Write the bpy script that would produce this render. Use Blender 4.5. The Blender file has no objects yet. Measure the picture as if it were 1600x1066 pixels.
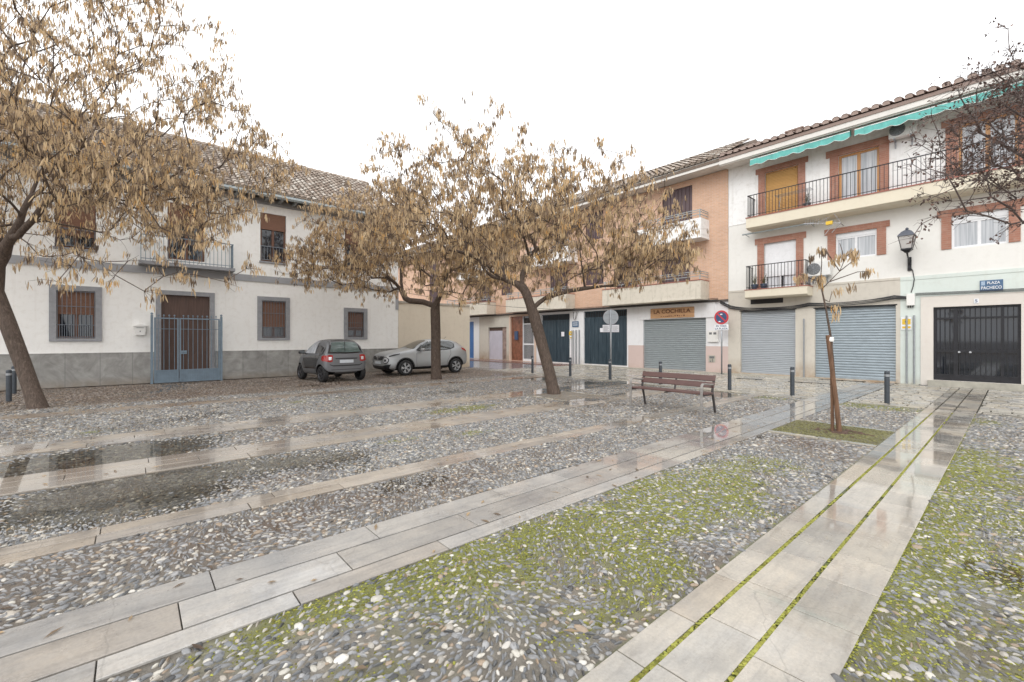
import bpy, bmesh, math, random
import numpy as np
from mathutils import Vector, Matrix
from mathutils.bvhtree import BVHTree
random.seed(7); RNG = np.random.default_rng(11)
SC = bpy.context.scene
COL = SC.collection
PI = math.pi; R = math.radians
# ---------------------------------------------------------------- camera frame
TH = R(49.0); CT, ST = math.cos(TH), math.sin(TH)
FPX, CAMH, HZ = 682.0, 1.55, 530.0
def wpt(px, py, d):
    """a point of the place from where it is seen and how far ahead it stands (survey helper)"""
    r = (px - 800) / FPX * d
    return Vector((CT*d + ST*r, ST*d - CT*r, CAMH - (py - HZ) * d / FPX))
def lat(base, l, z, f):
    return Vector((base[0] + l*ST + f*CT, base[1] - l*CT + f*ST, z))
# ---------------------------------------------------------------- numpy noise
def _h(ix, iy, s):
    n = (ix*374761393 + iy*668265263 + s*1442695041) & 0xffffffff
    n = ((n ^ (n >> 13)) * 1274126177) & 0xffffffff
    return ((n ^ (n >> 16)) & 0xffff) / 65535.0
def vnoise(x, y, s=0):
    x = np.asarray(x, float); y = np.asarray(y, float)
    ix = np.floor(x).astype(np.int64); iy = np.floor(y).astype(np.int64)
    fx = x-ix; fy = y-iy; fx = fx*fx*(3-2*fx); fy = fy*fy*(3-2*fy)
    a = _h(ix, iy, s); b = _h(ix+1, iy, s); c = _h(ix, iy+1, s); d = _h(ix+1, iy+1, s)
    return (a*(1-fx)+b*fx)*(1-fy) + (c*(1-fx)+d*fx)*fy
def fbm(x, y, s=0, o=4):
    t = 0; amp = .5; tot = 0
    for k in range(o):
        t = t + vnoise(x*2**k+17.3*k, y*2**k+9.1*k, s+k)*amp; tot += amp; amp *= .5
    return t/tot
def sstep(a, b, x):
    t = np.clip((x-a)/(b-a), 0, 1); return t*t*(3-2*t)
# ---------------------------------------------------------------- mesh builder
class MB:
    def __init__(s): s.v = []; s.f = []; s.mi = []
    def add(s, vs, fs, mi=0):
        o = len(s.v); s.v += [tuple(p) for p in vs]; s.f += [tuple(i+o for i in f) for f in fs]; s.mi += [mi]*len(fs)
    def box(s, x0, x1, y0, y1, z0, z1, mi=0):
        if x0 > x1: x0, x1 = x1, x0
        if y0 > y1: y0, y1 = y1, y0
        s.add([(x0,y0,z0),(x1,y0,z0),(x1,y1,z0),(x0,y1,z0),(x0,y0,z1),(x1,y0,z1),(x1,y1,z1),(x0,y1,z1)],
              [(0,3,2,1),(4,5,6,7),(0,1,5,4),(1,2,6,5),(2,3,7,6),(3,0,4,7)], mi)
    def quad(s, a, b, c, d, mi=0): s.add([a,b,c,d], [(0,1,2,3)], mi)
    def prism(s, poly, axis, a0, a1, mi=0):
        """poly: 2D points; axis 'x': (y,z), 'y': (x,z), 'z': (x,y)"""
        def P(p, a): return {'x': (a,p[0],p[1]), 'y': (p[0],a,p[1]), 'z': (p[0],p[1],a)}[axis]
        n = len(poly); vs = [P(p,a0) for p in poly] + [P(p,a1) for p in poly]
        fs = [(i,(i+1)%n,(i+1)%n+n,i+n) for i in range(n)] + [tuple(range(n))[::-1], tuple(range(n,2*n))]
        s.add(vs, fs, mi)
    def tube(s, pts, rad, n=8, caps=True, mi=0):
        pts = [Vector(p) for p in pts]; m = len(pts)
        if not isinstance(rad, (list, tuple)): rad = [rad]*m
        up = None; vs = []
        for i in range(m):
            t = (pts[min(i+1,m-1)] - pts[max(i-1,0)])
            if t.length < 1e-9: t = Vector((0,0,1))
            t.normalize()
            if up is None:
                up = Vector((0,0,1)) if abs(t.z) < .9 else Vector((1,0,0))
            u = (up - t*up.dot(t))
            if u.length < 1e-6: u = t.orthogonal()
            u.normalize(); up = u; w = t.cross(u)
            for k in range(n):
                a = 2*PI*k/n; vs.append(pts[i] + (u*math.cos(a) + w*math.sin(a))*rad[i])
        fs = [(i*n+k, i*n+(k+1)%n, (i+1)*n+(k+1)%n, (i+1)*n+k) for i in range(m-1) for k in range(n)]
        if caps: fs += [tuple(range(n))[::-1], tuple((m-1)*n+k for k in range(n))]
        s.add(vs, fs, mi)
    def lathe(s, prof, n=24, c=(0,0,0), axis='z', mi=0, caps=True):
        vs = []
        for (r, z) in prof:
            for k in range(n):
                a = 2*PI*k/n; p = (r*math.cos(a), r*math.sin(a), z)
                if axis == 'x': p = (z, p[0], p[1])
                elif axis == 'y': p = (p[1], z, p[0])
                vs.append((p[0]+c[0], p[1]+c[1], p[2]+c[2]))
        m = len(prof)
        fs = [(i*n+k, i*n+(k+1)%n, (i+1)*n+(k+1)%n, (i+1)*n+k) for i in range(m-1) for k in range(n)]
        if caps: fs += [tuple(range(n))[::-1], tuple((m-1)*n+k for k in range(n))]
        s.add(vs, fs, mi)
    # facade helpers.  side 'R': plane x=20.2 facing -x, u=y;  side 'L': plane y=20 facing -y, u=x
    def fb(s, side, u0, u1, z0, z1, o0, o1, mi=0):
        if side == 'R': s.box(20.2-o1, 20.2-o0, u0, u1, z0, z1, mi)
        else: s.box(u0, u1, 20.0-o1, 20.0-o0, z0, z1, mi)
def fpt(side, u, o, z): return Vector((20.2-o, u, z)) if side == 'R' else Vector((u, 20.0-o, z))
def mesh_from(name, v, f, mi=None):
    me = bpy.data.meshes.new(name); me.from_pydata([tuple(p) for p in v], [], f)
    if mi is not None and any(mi): me.polygons.foreach_set('material_index', mi)
    me.update(); return me
def fixn(me):
    bm = bmesh.new(); bm.from_mesh(me); bmesh.ops.recalc_face_normals(bm, faces=bm.faces); bm.to_mesh(me); bm.free()
def put(name, me, mats, parent=None, smooth=False, label=None, kind=None):
    if mats is not None:
        for m in (mats if isinstance(mats, (list,tuple)) else [mats]): me.materials.append(m)
    if smooth: me.polygons.foreach_set('use_smooth', [True]*len(me.polygons))
    o = bpy.data.objects.new(name, me); COL.objects.link(o)
    if parent is not None:
        o.parent = parent
        if parent.get('_w'):           # children modelled in world coordinates
            p = parent
            while p is not None and p.get('_w') != 2: p = p.parent
            if parent.get('_w') == 2: o.location = (-parent.location[0], -parent.location[1], -parent.location[2])
        if parent.get('_w'): o['_w'] = 1
    if label: o['label'] = label
    if kind: o['kind'] = kind
    return o
def obj(name, mb, mats, parent=None, smooth=False, label=None, kind=None, bevel=0, norm=True):
    me = mesh_from(name, mb.v, mb.f, mb.mi)
    if norm: fixn(me)
    if bevel:
        bm = bmesh.new(); bm.from_mesh(me)
        bmesh.ops.remove_doubles(bm, verts=bm.verts, dist=1e-5)
        es = [e for e in bm.edges if len(e.link_faces) == 2 and e.calc_face_angle(0) > .5]
        bmesh.ops.bevel(bm, geom=es, offset=bevel, segments=1, affect='EDGES', clamp_overlap=True)
        bm.to_mesh(me); bm.free()
    return put(name, me, mats, parent, smooth, label, kind)
def tag(o, label, cat, group=None):
    o['label'] = label; o['category'] = cat
    if group: o['group'] = group
    return o
def thing(name, label, cat, loc=(0,0,0), rz=0, group=None, world=False):
    o = bpy.data.objects.new(name, None); COL.objects.link(o); o.empty_display_size = .2
    o.location = loc; o.rotation_euler = (0,0,rz)
    if world: o['_w'] = 2
    return tag(o, label, cat, group)
def dup(o, parent=None):
    c = o.copy(); COL.objects.link(c)
    if parent is not None: c.parent = parent
    for ch in list(o.children): dup(ch, c)
    return c
def text(name, body, size, parent, m, origin, right, up, ext=.004, align='CENTER', width=None, font=None):
    cu = bpy.data.curves.new(name, 'FONT'); cu.body = body; cu.size = size; cu.extrude = ext/2
    cu.align_x = align; cu.align_y = 'CENTER'; cu.offset = size*.012
    t = bpy.data.objects.new('tmp', cu); COL.objects.link(t)
    dg = bpy.context.evaluated_depsgraph_get(); me = bpy.data.meshes.new_from_object(t.evaluated_get(dg))
    bpy.data.objects.remove(t)
    xs = [v.co.x for v in me.vertices]; wd = max(xs)-min(xs); k = 1 if width is None else width/wd
    rt = Vector(right).normalized(); u = Vector(up).normalized(); n = rt.cross(u)
    for v in me.vertices:
        p = v.co; v.co = Vector(origin) + rt*p.x*k + u*p.y + n*p.z
    me.name = name
    return put(name, me, m, parent)
# ---------------------------------------------------------------- materials
class NT:
    def __init__(s, name):
        s.m = bpy.data.materials.new(name); s.m.use_nodes = True; s.t = s.m.node_tree
        s.b = s.t.nodes['Principled BSDF']; s.out = s.t.nodes['Material Output']
    def n(s, typ, **k):
        x = s.t.nodes.new(typ)
        for a, b in k.items(): setattr(x, a, b)
        return x
    def l(s, a, b): s.t.links.new(a, b)
    def co(s, scale=(1,1,1), rot=(0,0,0), loc=(0,0,0)):
        tc = s.n('ShaderNodeTexCoord'); mp = s.n('ShaderNodeMapping')
        mp.inputs['Scale'].default_value = scale; mp.inputs['Rotation'].default_value = rot; mp.inputs['Location'].default_value = loc
        s.l(tc.outputs['Object'], mp.inputs['Vector']); return mp.outputs['Vector']
    def noise(s, vec, scale, det=4, rough=.55, dist=0):
        x = s.n('ShaderNodeTexNoise'); x.inputs['Scale'].default_value = scale; x.inputs['Detail'].default_value = det
        x.inputs['Roughness'].default_value = rough; x.inputs['Distortion'].default_value = dist
        s.l(vec, x.inputs['Vector']); return x.outputs['Fac']
    def ramp(s, fac, stops):
        x = s.n('ShaderNodeValToRGB'); e = x.color_ramp.elements
        while len(e) < len(stops): e.new(.5)
        for k, (p, c) in enumerate(stops):
            e[k].position = p; e[k].color = (c if hasattr(c, '__len__') else (c,c,c)) if hasattr(c,'__len__') and len(c) == 4 else ((c[0],c[1],c[2],1) if hasattr(c,'__len__') else (c,c,c,1))
        s.l(fac, x.inputs['Fac']); return x.outputs['Color']
    def mix(s, fac, a, b, mode='MIX'):
        x = s.n('ShaderNodeMix', data_type='RGBA', blend_type=mode)
        for i, v in ((0,fac),(6,a),(7,b)):
            if isinstance(v, (int,float)): x.inputs[i].default_value = v if i == 0 else (v,v,v,1)
            elif isinstance(v, (tuple,list)): x.inputs[i].default_value = (v[0],v[1],v[2],1)
            else: s.l(v, x.inputs[i])
        return x.outputs[2]
    def math(s, op, a, b=0, clamp=False):
        x = s.n('ShaderNodeMath', operation=op, use_clamp=clamp)
        for i, v in ((0,a),(1,b)):
            if isinstance(v, (int,float)): x.inputs[i].default_value = v
            else: s.l(v, x.inputs[i])
        return x.outputs[0]
    def bump(s, h, st=.3, dist=.01):
        x = s.n('ShaderNodeBump'); x.inputs['Strength'].default_value = st; x.inputs['Distance'].default_value = dist
        s.l(h, x.inputs['Height']); s.l(x.outputs['Normal'], s.b.inputs['Normal']); return x
    def set(s, **k):
        nm = dict(col='Base Color', rough='Roughness', metal='Metallic', coat='Coat Weight', spec='Specular IOR Level', trans='Transmission Weight', ior='IOR', alpha='Alpha', sss='Subsurface Weight', coatr='Coat Roughness')
        for a, v in k.items():
            i = s.b.inputs[nm[a]]
            if isinstance(v, (tuple,list)): i.default_value = (v[0],v[1],v[2],1)
            elif isinstance(v, (int,float)): i.default_value = v
            else: s.l(v, i)
        return s
def simple(name, col, rough=.6, var=.12, scale=6, metal=0, bump=0, bscale=60, coat=0, streak=None, spec=.5):
    t = NT(name); v = t.co()
    if streak: v = t.co(scale=streak)
    n = t.noise(v, scale, 5)
    lo = tuple(max(0, x*(1-var)) for x in col); hi = tuple(min(1, x*(1+var)) for x in col)
    c = t.ramp(n, [(.3, lo), (.7, hi)])
    t.set(col=c, metal=metal, coat=coat, spec=spec)
    r = t.ramp(t.noise(v, scale*2.3, 3), [(.3, max(.03, rough-.08)), (.7, min(1, rough+.08))]); t.set(rough=r)
    if bump: t.bump(t.noise(t.co(), bscale, 4), bump, .01)
    return t.m
def plaster(name, col, stain=(.38,.34,.28), amt=.5, base_dirt=.0, ztop=.6, ax='Y', drip=.35, rough=.8):
    t = NT(name); v = t.co()
    n1 = t.noise(v, .7, 5, .6); n2 = t.noise(v, 6, 6, .65)
    c = t.mix(t.ramp(n1, [(.35,0),(.75,1)]), tuple(x*.955 for x in col), tuple(min(1,x*1.02) for x in col))
    c = t.mix(t.math('MULTIPLY', t.ramp(n2, [(.5,0),(.75,1)]), .2*amt*2), c, stain)
    # vertical runs of rain dirt
    dv = t.co(scale=(3.2,3.2,.22)); dn = t.noise(dv, 2.0, 5, .6)
    c = t.mix(t.math('MULTIPLY', t.ramp(dn, [(.55,0),(.8,1)]), drip*amt), c, stain)
    if base_dirt:
        sx = t.n('ShaderNodeSeparateXYZ'); t.l(v, sx.inputs[0])
        g = t.math('SUBTRACT', 1, t.math('DIVIDE', sx.outputs['Z'], ztop), True)
        g = t.math('MULTIPLY', g, t.ramp(t.noise(v, 2.3, 6, .7), [(.3,.15),(.65,1)]), True)
        c = t.mix(t.math('MULTIPLY', g, base_dirt), c, (.30,.19,.10))
    t.set(col=c, rough=rough); t.bump(t.noise(v, 45, 5), .18, .008); return t.m
def brickmat(name, c1, c2, mortar, bw=.25, bh=.062, axis='R'):
    t = NT(name); tc = t.n('ShaderNodeTexCoord'); s = t.n('ShaderNodeSeparateXYZ'); cb = t.n('ShaderNodeCombineXYZ')
    t.l(tc.outputs['Object'], s.inputs[0])
    t.l(s.outputs['Y' if axis == 'R' else 'X'], cb.inputs[0]); t.l(s.outputs['Z'], cb.inputs[1])
    b = t.n('ShaderNodeTexBrick'); b.inputs['Scale'].default_value = 1; b.inputs['Brick Width'].default_value = bw; b.inputs['Row Height'].default_value = bh
    b.inputs['Mortar Size'].default_value = .006; b.inputs['Mortar Smooth'].default_value = .2; b.inputs['Bias'].default_value = 0
    b.inputs['Color1'].default_value = (*c1,1); b.inputs['Color2'].default_value = (*c2,1); b.inputs['Mortar'].default_value = (*mortar,1)
    t.l(cb.outputs[0], b.inputs['Vector'])
    v = t.co(); c = t.mix(.22, b.outputs['Color'], t.ramp(t.noise(v, 1.4, 6, .7), [(.3,(.35,.25,.2)),(.7,(1,.9,.8))]), 'MULTIPLY')
    c = t.mix(t.ramp(t.noise(v, 5, 5), [(.5,0),(.8,.25)]), c, (.6,.5,.42))
    t.set(col=c, rough=.85); t.bump(b.outputs['Fac'], -.3, .004); return t.m
MAT = {}
MAT['white'] = plaster('white_render', (.88,.88,.87), amt=.75)
MAT['left_white'] = plaster('left_white_render', (.88,.87,.84), stain=(.52,.47,.40), amt=.65, base_dirt=.0)
MAT['cream'] = plaster('cream_render', (.74,.71,.65), amt=.45)
MAT['beige'] = plaster('beige_render', (.70,.62,.50), stain=(.45,.36,.25), amt=.55, base_dirt=.75, ztop=.55)
MAT['mint'] = plaster('mint_render', (.66,.72,.68), amt=.35, base_dirt=.4, ztop=.4)
MAT['pillar'] = plaster('weathered_pillar', (.60,.56,.49), stain=(.38,.35,.31), amt=.75, base_dirt=.9, ztop=.75, drip=.5)
MAT['gwhite'] = plaster('ground_floor_white', (.80,.80,.81), amt=.35, base_dirt=.35, ztop=.5)
MAT['concrete'] = plaster('stained_concrete', (.66,.61,.52), stain=(.30,.28,.20), amt=.9, drip=.75)
MAT['balcony'] = plaster('balcony_edge', (.72,.66,.53), stain=(.55,.42,.30), amt=.5)
MAT['pink'] = plaster('pink_dado', (.63,.50,.46), stain=(.5,.42,.36), amt=.4, base_dirt=.3, ztop=.3)
MAT['soffit'] = plaster('soffit', (.74,.72,.68), amt=.4)
MAT['marble'] = None
t = NT('veined_marble'); v = t.co()
wv = t.n('ShaderNodeTexWave'); wv.inputs['Scale'].default_value = .45; wv.inputs['Distortion'].default_value = 22; wv.inputs['Detail'].default_value = 5; wv.inputs['Detail Scale'].default_value = 1.2
t.l(t.co(scale=(1,1,1.6), rot=(0,.6,0)), wv.inputs['Vector'])
c = t.ramp(wv.outputs['Fac'], [(0,(.26,.255,.24)),(.5,(.32,.315,.30)),(.9,(.37,.365,.35)),(1,(.43,.425,.41))])
c = t.mix(.6, c, t.ramp(t.noise(v, 1.5, 7, .68, 2.5), [(.3,(.20,.195,.18)),(.7,(.46,.45,.425))]))
# panel joints
sx = t.n('ShaderNodeSeparateXYZ'); t.l(v, sx.inputs[0])
fr = t.math('FRACT', t.math('DIVIDE', sx.outputs['X'], .82)); j = t.math('LESS_THAN', fr, .012)
cell = t.n('ShaderNodeTexWhiteNoise', noise_dimensions='1D'); t.l(t.math('FLOOR', t.math('DIVIDE', sx.outputs['X'], .82)), cell.inputs['W'])
c = t.mix(.35, c, t.ramp(cell.outputs['Value'], [(0,.55),(1,1)]), 'MULTIPLY')
g = t.math('SUBTRACT', 1, t.math('DIVIDE', sx.outputs['Z'], .3), True); g = t.math('MULTIPLY', g, t.noise(v, 3, 5))
c = t.mix(g, c, (.26,.20,.14)); c = t.mix(j, c, (.12,.12,.12)); t.set(col=c, rough=.35); MAT['marble'] = t.m
MAT['brick'] = brickmat('salmon_brick', (.70,.46,.32), (.62,.39,.27), (.66,.55,.47))
MAT['red_brick'] = brickmat('red_brick_surround', (.43,.21,.15), (.375,.18,.125), (.42,.28,.23), .24, .07)
MAT['lgrey'] = simple('grey_stone_frame', (.27,.275,.29), .6, .12, 8, bump=.15)
MAT['band'] = simple('grey_paint_band', (.33,.335,.35), .7, .06, 3)
MAT['wood_dark'] = simple('dark_brown_door', (.085,.045,.032), .5, .25, 3, streak=(8,8,.6))
MAT['blind'] = simple('woven_blind', (.215,.11,.07), .7, .22, 20, streak=(.4,.4,12), bump=.3, bscale=40)
MAT['wood_frame'] = simple('brown_window_wood', (.13,.055,.03), .45, .2, 4)
MAT['iron'] = simple('painted_iron', (.16,.18,.205), .45, .12, 9, metal=.2)
MAT['black_iron'] = simple('black_iron', (.022,.022,.026), .4, .3, 9, metal=.3)
MAT['gate'] = simple('blue_grey_gate_paint', (.15,.205,.255), .4, .12, 5, bump=.05)
MAT['gutter'] = simple('grey_green_gutter', (.33,.37,.38), .45, .1, 5)
MAT['rafter'] = simple('grey_rafters', (.26,.275,.28), .6, .12, 5)
MAT['shutterG'] = simple('grey_green_roller', (.295,.33,.345), .38, .10, 3, metal=.3, streak=(1,1,6))
MAT['shutterB'] = simple('blue_grey_roller', (.40,.43,.46), .38, .06, 3, metal=.3, streak=(1,1,6))
MAT['shutterB2'] = simple('worn_blue_grey_roller', (.30,.35,.385), .40, .14, 4, metal=.3, streak=(1,1,5))
t = NT('dark_blue_garage'); v = t.co(scale=(4,4,.5)); c = t.ramp(t.noise(v, 2.5, 6, .65), [(.3,(.028,.048,.065)),(.6,(.05,.078,.10)),(.85,(.13,.17,.20))])
t.set(col=c, rough=.4, metal=.2); t.bump(t.noise(t.co(), 8, 3), .1, .01); MAT['garage'] = t.m
MAT['ochre'] = simple('ochre_roller_blind', (.56,.33,.12), .55, .06, 2, streak=(1,1,20))
MAT['ochrewood'] = simple('varnished_door_frame', (.50,.25,.09), .4, .15, 5, streak=(6,6,.6))
MAT['pvc'] = simple('white_pvc', (.80,.81,.83), .3, .03, 3)
MAT['brownshut'] = simple('brown_purple_shutter', (.115,.078,.085), .5, .1, 3)
MAT['awning'] = simple('teal_awning_cloth', (.13,.43,.395), .8, .18, 4, streak=(1,1.5,1))
MAT['awnwhite'] = simple('awning_white_piping', (.75,.8,.78), .7, .03, 4)
MAT['metalgrey'] = simple('galvanised_metal', (.36,.38,.40), .42, .1, 12, metal=.7)
MAT['castgrey'] = simple('cast_grey_metal', (.30,.285,.27), .5, .12, 14, metal=.4)
MAT['darkleg'] = simple('dark_bench_metal', (.075,.068,.068), .5, .15, 14, metal=.3)
MAT['slat'] = simple('brown_bench_slat', (.115,.062,.056), .45, .18, 6, streak=(8,.8,8), bump=.1)
MAT['bollard'] = simple('dark_grey_bollard', (.062,.072,.085), .42, .15, 10, metal=.3)
MAT['cablemat'] = simple('black_cable', (.05,.05,.052), .6, .3, 10)
MAT['acwhite'] = simple('ac_casing', (.72,.72,.70), .45, .04, 4)
MAT['acgrille'] = simple('ac_grille', (.16,.165,.17), .5, .1, 20)
MAT['plastic_w'] = simple('white_plastic', (.78,.77,.74), .4, .04, 5)
MAT['paper'] = simple('paper_notice', (.80,.80,.84), .8, .04, 9)
MAT['lilac'] = simple('pale_lilac_door', (.55,.53,.60), .6, .07, 3, streak=(1,1,.5))
MAT['bluedoor'] = simple('blue_door', (.05,.15,.38), .45, .08, 3)
MAT['peach'] = plaster('peach_frame', (.72,.55,.44), amt=.4)
MAT['rusttile'] = simple('rust_brown_tile', (.24,.10,.06), .4, .4, 5, bump=.1)
MAT['rubber'] = simple('tyre_rubber', (.018,.018,.019), .75, .2, 20)
MAT['alloy'] = simple('alloy_rim', (.55,.56,.58), .3, .05, 10, metal=.8)
MAT['darkalloy'] = simple('dark_alloy_rim', (.10,.10,.11), .35, .1, 10, metal=.7)
MAT['black'] = simple('black_plastic', (.015,.015,.017), .4, .2, 10)
MAT['mattgrey'] = simple('satin_grey_paint', (.19,.195,.205), .42, .05, 3, metal=.5)
MAT['glosblack'] = simple('gloss_black_paint', (.012,.012,.015), .15, .1, 3, coat=.6)
MAT['silver'] = simple('silver_car_paint', (.38,.39,.395), .38, .02, 2, metal=.5, coat=.12)
MAT['redlamp'] = simple('red_lamp_glass', (.36,.018,.015), .12, .15, 30, coat=.5)
MAT['clearlamp'] = simple('clear_lamp_glass', (.72,.72,.74), .08, .15, 30, coat=.5, metal=.3)
MAT['chrome'] = simple('chrome_trim', (.75,.75,.77), .12, .03, 10, metal=1)
MAT['plate'] = simple('number_plate', (.62,.66,.70), .5, .06, 14)
MAT['signred'] = simple('sign_red', (.55,.05,.06), .4, .08, 12)
MAT['signblue'] = simple('sign_blue', (.055,.095,.19), .4, .12, 12)
MAT['streetblue'] = simple('street_sign_blue', (.07,.14,.25), .35, .12, 12)
MAT['signwhite'] = simple('sign_white', (.80,.81,.83), .4, .03, 12)
MAT['yellow'] = simple('sign_yellow', (.75,.50,.04), .45, .06, 12)
MAT['wood_sign'] = simple('orange_wood_board', (.50,.29,.15), .55, .3, 5, streak=(1,.6,9), bump=.3)
MAT['sign_brown'] = simple('carved_dark_letters', (.12,.045,.02), .7, .2, 12)
MAT['stake'] = simple('treated_wood_stake', (.15,.08,.045), .7, .4, 6, streak=(7,7,.7), bump=.4)
MAT['terracotta'] = simple('red_terracotta_edge', (.33,.12,.09), .6, .12, 6)
def glass(name, tint, rough=.05, spec=.8):
    t = NT(name); c = t.ramp(t.noise(t.co(), .8, 3), [(.35, tuple(x*.6 for x in tint)), (.7, tint)])
    t.set(col=c, rough=rough, spec=spec, coat=.4, coatr=.02); return t.m
MAT['darkglass'] = glass('dark_glass', (.014,.02,.032), .05, .6)
MAT['carglass'] = glass('tinted_car_glass', (.035,.045,.045), .03, 1.0)
t = NT('curtained_and_lit_glass'); v = t.co(scale=(9,9,.25)); c = t.ramp(t.noise(v, 2, 4), [(.3,(.30,.33,.36)),(.5,(.48,.50,.53)),(.72,(.62,.64,.66))]); t.set(col=c, rough=.08, coat=.5, coatr=.02); MAT['litglass'] = t.m
MAT['curtain'] = simple('white_net_curtain', (.66,.68,.71), .8, .2, 12, streak=(1,4,.3))
t = NT('lantern_glass'); t.set(col=(.62,.60,.58), rough=.25, trans=.25); MAT['lglass'] = t.m
# bark
t = NT('grey_brown_bark'); v = t.co(scale=(5,5,1.3)); n = t.noise(v, 6, 7, .7, .6)
c = t.ramp(n, [(.3,(.035,.024,.018)),(.55,(.105,.074,.056)),(.8,(.21,.16,.125))]); t.set(col=c, rough=.75); t.bump(n, .8, .02); MAT['bark'] = t.m
t = NT('plum_bark'); v = t.co(scale=(5,5,1.3)); n = t.noise(v, 7, 6, .7)
t.set(col=t.ramp(n, [(.3,(.06,.045,.042)),(.8,(.20,.15,.135))]), rough=.7); MAT['bark2'] = t.m
def podmat(name, stops, tr=.25):
    t = NT(name); a = t.n('ShaderNodeAttribute', attribute_name='rnd'); c = t.ramp(a.outputs['Fac'], stops)
    c = t.mix(.35, c, t.ramp(t.noise(t.co(), 60, 2), [(.3,.5),(.7,1.)]), 'MULTIPLY')
    t.set(col=c, rough=.6)
    tl = t.n('ShaderNodeBsdfTranslucent'); t.l(c, tl.inputs[0]); mx = t.n('ShaderNodeMixShader'); mx.inputs[0].default_value = tr
    t.l(t.b.outputs[0], mx.inputs[1]); t.l(tl.outputs[0], mx.inputs[2]); t.l(mx.outputs[0], t.out.inputs[0]); return t.m
MAT['pod'] = podmat('dry_tan_pods', [(0,(.16,.115,.085)),(.28,(.33,.245,.165)),(.55,(.66,.49,.30)),(.88,(.84,.66,.41)),(1,(.80,.50,.20))], .52)
MAT['pod2'] = podmat('dry_plum_leaves', [(0,(.06,.04,.036)),(.6,(.14,.085,.07)),(1,(.27,.16,.12))])
# roof tiles
t = NT('weathered_roof_tile'); a = t.n('ShaderNodeAttribute', attribute_name='rnd'); v = t.co()
c = t.ramp(a.outputs['Fac'], [(0,(.17,.12,.09)),(.35,(.29,.215,.165)),(.7,(.40,.33,.27)),(1,(.55,.50,.44))])
c = t.mix(t.ramp(t.noise(v, 4, 6, .7), [(.4,0),(.7,.75)]), c, (.16,.14,.115)); c = t.mix(t.ramp(t.noise(v, 22, 5, .7), [(.55,0),(.8,.6)]), c, (.5,.48,.42))
t.set(col=c, rough=.75); t.bump(t.noise(v, 30, 4), .3, .01); MAT['tile'] = t.m
t = NT('brown_roof_tile'); a = t.n('ShaderNodeAttribute', attribute_name='rnd'); v = t.co()
c = t.ramp(a.outputs['Fac'], [(0,(.28,.205,.175)),(.5,(.39,.29,.25)),(1,(.52,.42,.37))])
c = t.mix(t.ramp(t.noise(v, 8, 6, .7), [(.4,0),(.8,.5)]), c, (.2,.17,.15)); t.set(col=c, rough=.7); MAT['tile2'] = t.m
# ================================================================ GROUND
PX0, PX1, PY0, PY1 = -4.5, 13.6, -4.0, 19.85
BANDS = [(.53,1.30), (2.74,3.53), (4.58,4.93), (6.62,7.40), (8.78,9.62), (12.75,13.35)]   # y ranges of flagstone bands
def in_band(y, pad=0.0):
    m = np.zeros_like(y, bool)
    for a, b in BANDS: m |= (y > a-pad) & (y < b+pad)
    return m
def blob(X, Y, cx, cy, rx, ry, k=1.):
    return k*np.exp(-(((X-cx)/rx)**2 + ((Y-cy)/ry)**2))
def pud(X, Y):
    return (blob(X,Y,.1,5.8,1.6,.75,1.3) + blob(X,Y,-.5,8.0,1.6,.6,1.3) + blob(X,Y,.9,10.6,1.4,.5,.5) + blob(X,Y,12.6,5.6,.9,1.1,1.) +
            blob(X,Y,12.4,9.3,1.2,1.3,.8) + blob(X,Y,12.2,12.5,1.3,2.,.9) + blob(X,Y,9.6,11.2,1.8,.8,.5) + blob(X,Y,2.6,4.1,.8,.25,.25) +
            blob(X,Y,1.8,6.0,.9,.35,.5) + blob(X,Y,6.6,10.8,1.2,.5,.35))
def mossf(X, Y):
    f = blob(X,Y,3.9,2.12,2.0,.6,1.4) + blob(X,Y,1.2,2.62,.9,.22,1.) + blob(X,Y,2.2,2.5,1.,.22,.8) + blob(X,Y,5.3,.42,2.6,.20,1.3) + blob(X,Y,4.4,-.2,2.4,.6,.75)
    f = f + blob(X,Y,8.5,.1,2.,.5,.4) + blob(X,Y,12.9,2.2,.55,1.,1.3) + blob(X,Y,12.8,4.4,.35,.5,1.) + blob(X,Y,5.6,8.1,.9,.35,.85) + blob(X,Y,3.0,6.2,.4,.15,.8) + blob(X,Y,4.3,5.9,.5,.2,.7)
    f = f + blob(X,Y,3.4,11.6,1.2,.25,.7) + blob(X,Y,-.5,10.2,.35,.12,1.) + blob(X,Y,6.8,.3,1.2,.3,.5) + blob(X,Y,12.2,.5,.6,.8,.5) + blob(X,Y,9.,1.7,.8,.5,.75)
    f = f + blob(X,Y,2.2,1.5,.5,.15,.5) + blob(X,Y,1.0,2.0,.5,.3,.45)
    n = fbm(X*2.6, Y*2.6, 5, 4)*.75 + vnoise(X*14, Y*14, 9)*.25
    return np.clip((f*1.4 - .22 + (n-.5)*2.7), 0, 1) * sstep(.12, .35, f)
def soilf(X, Y):
    f = blob(X,Y,2.4,4.1,3.,.5,.7) + blob(X,Y,7.6,2.,.5,.7,.7) + blob(X,Y,2.1,7.9,.9,.5,.6) + blob(X,Y,1.4,5.4,1.,.5,.5) + sstep(13.4, 15., Y)
    return np.clip(f + (fbm(X*1.3, Y*1.3, 21, 4)-.5)*1.3, 0, 1)
def bedz(X, Y):
    z = -.008 + (fbm(X*.9, Y*.9, 3, 3)-.5)*.034 - np.minimum(pud(X,Y),1.)*.020
    z = z - (Y > 14.4)*.004 - .004*blob(X,Y,.2,6.8,2.2,2.)
    return z
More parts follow.
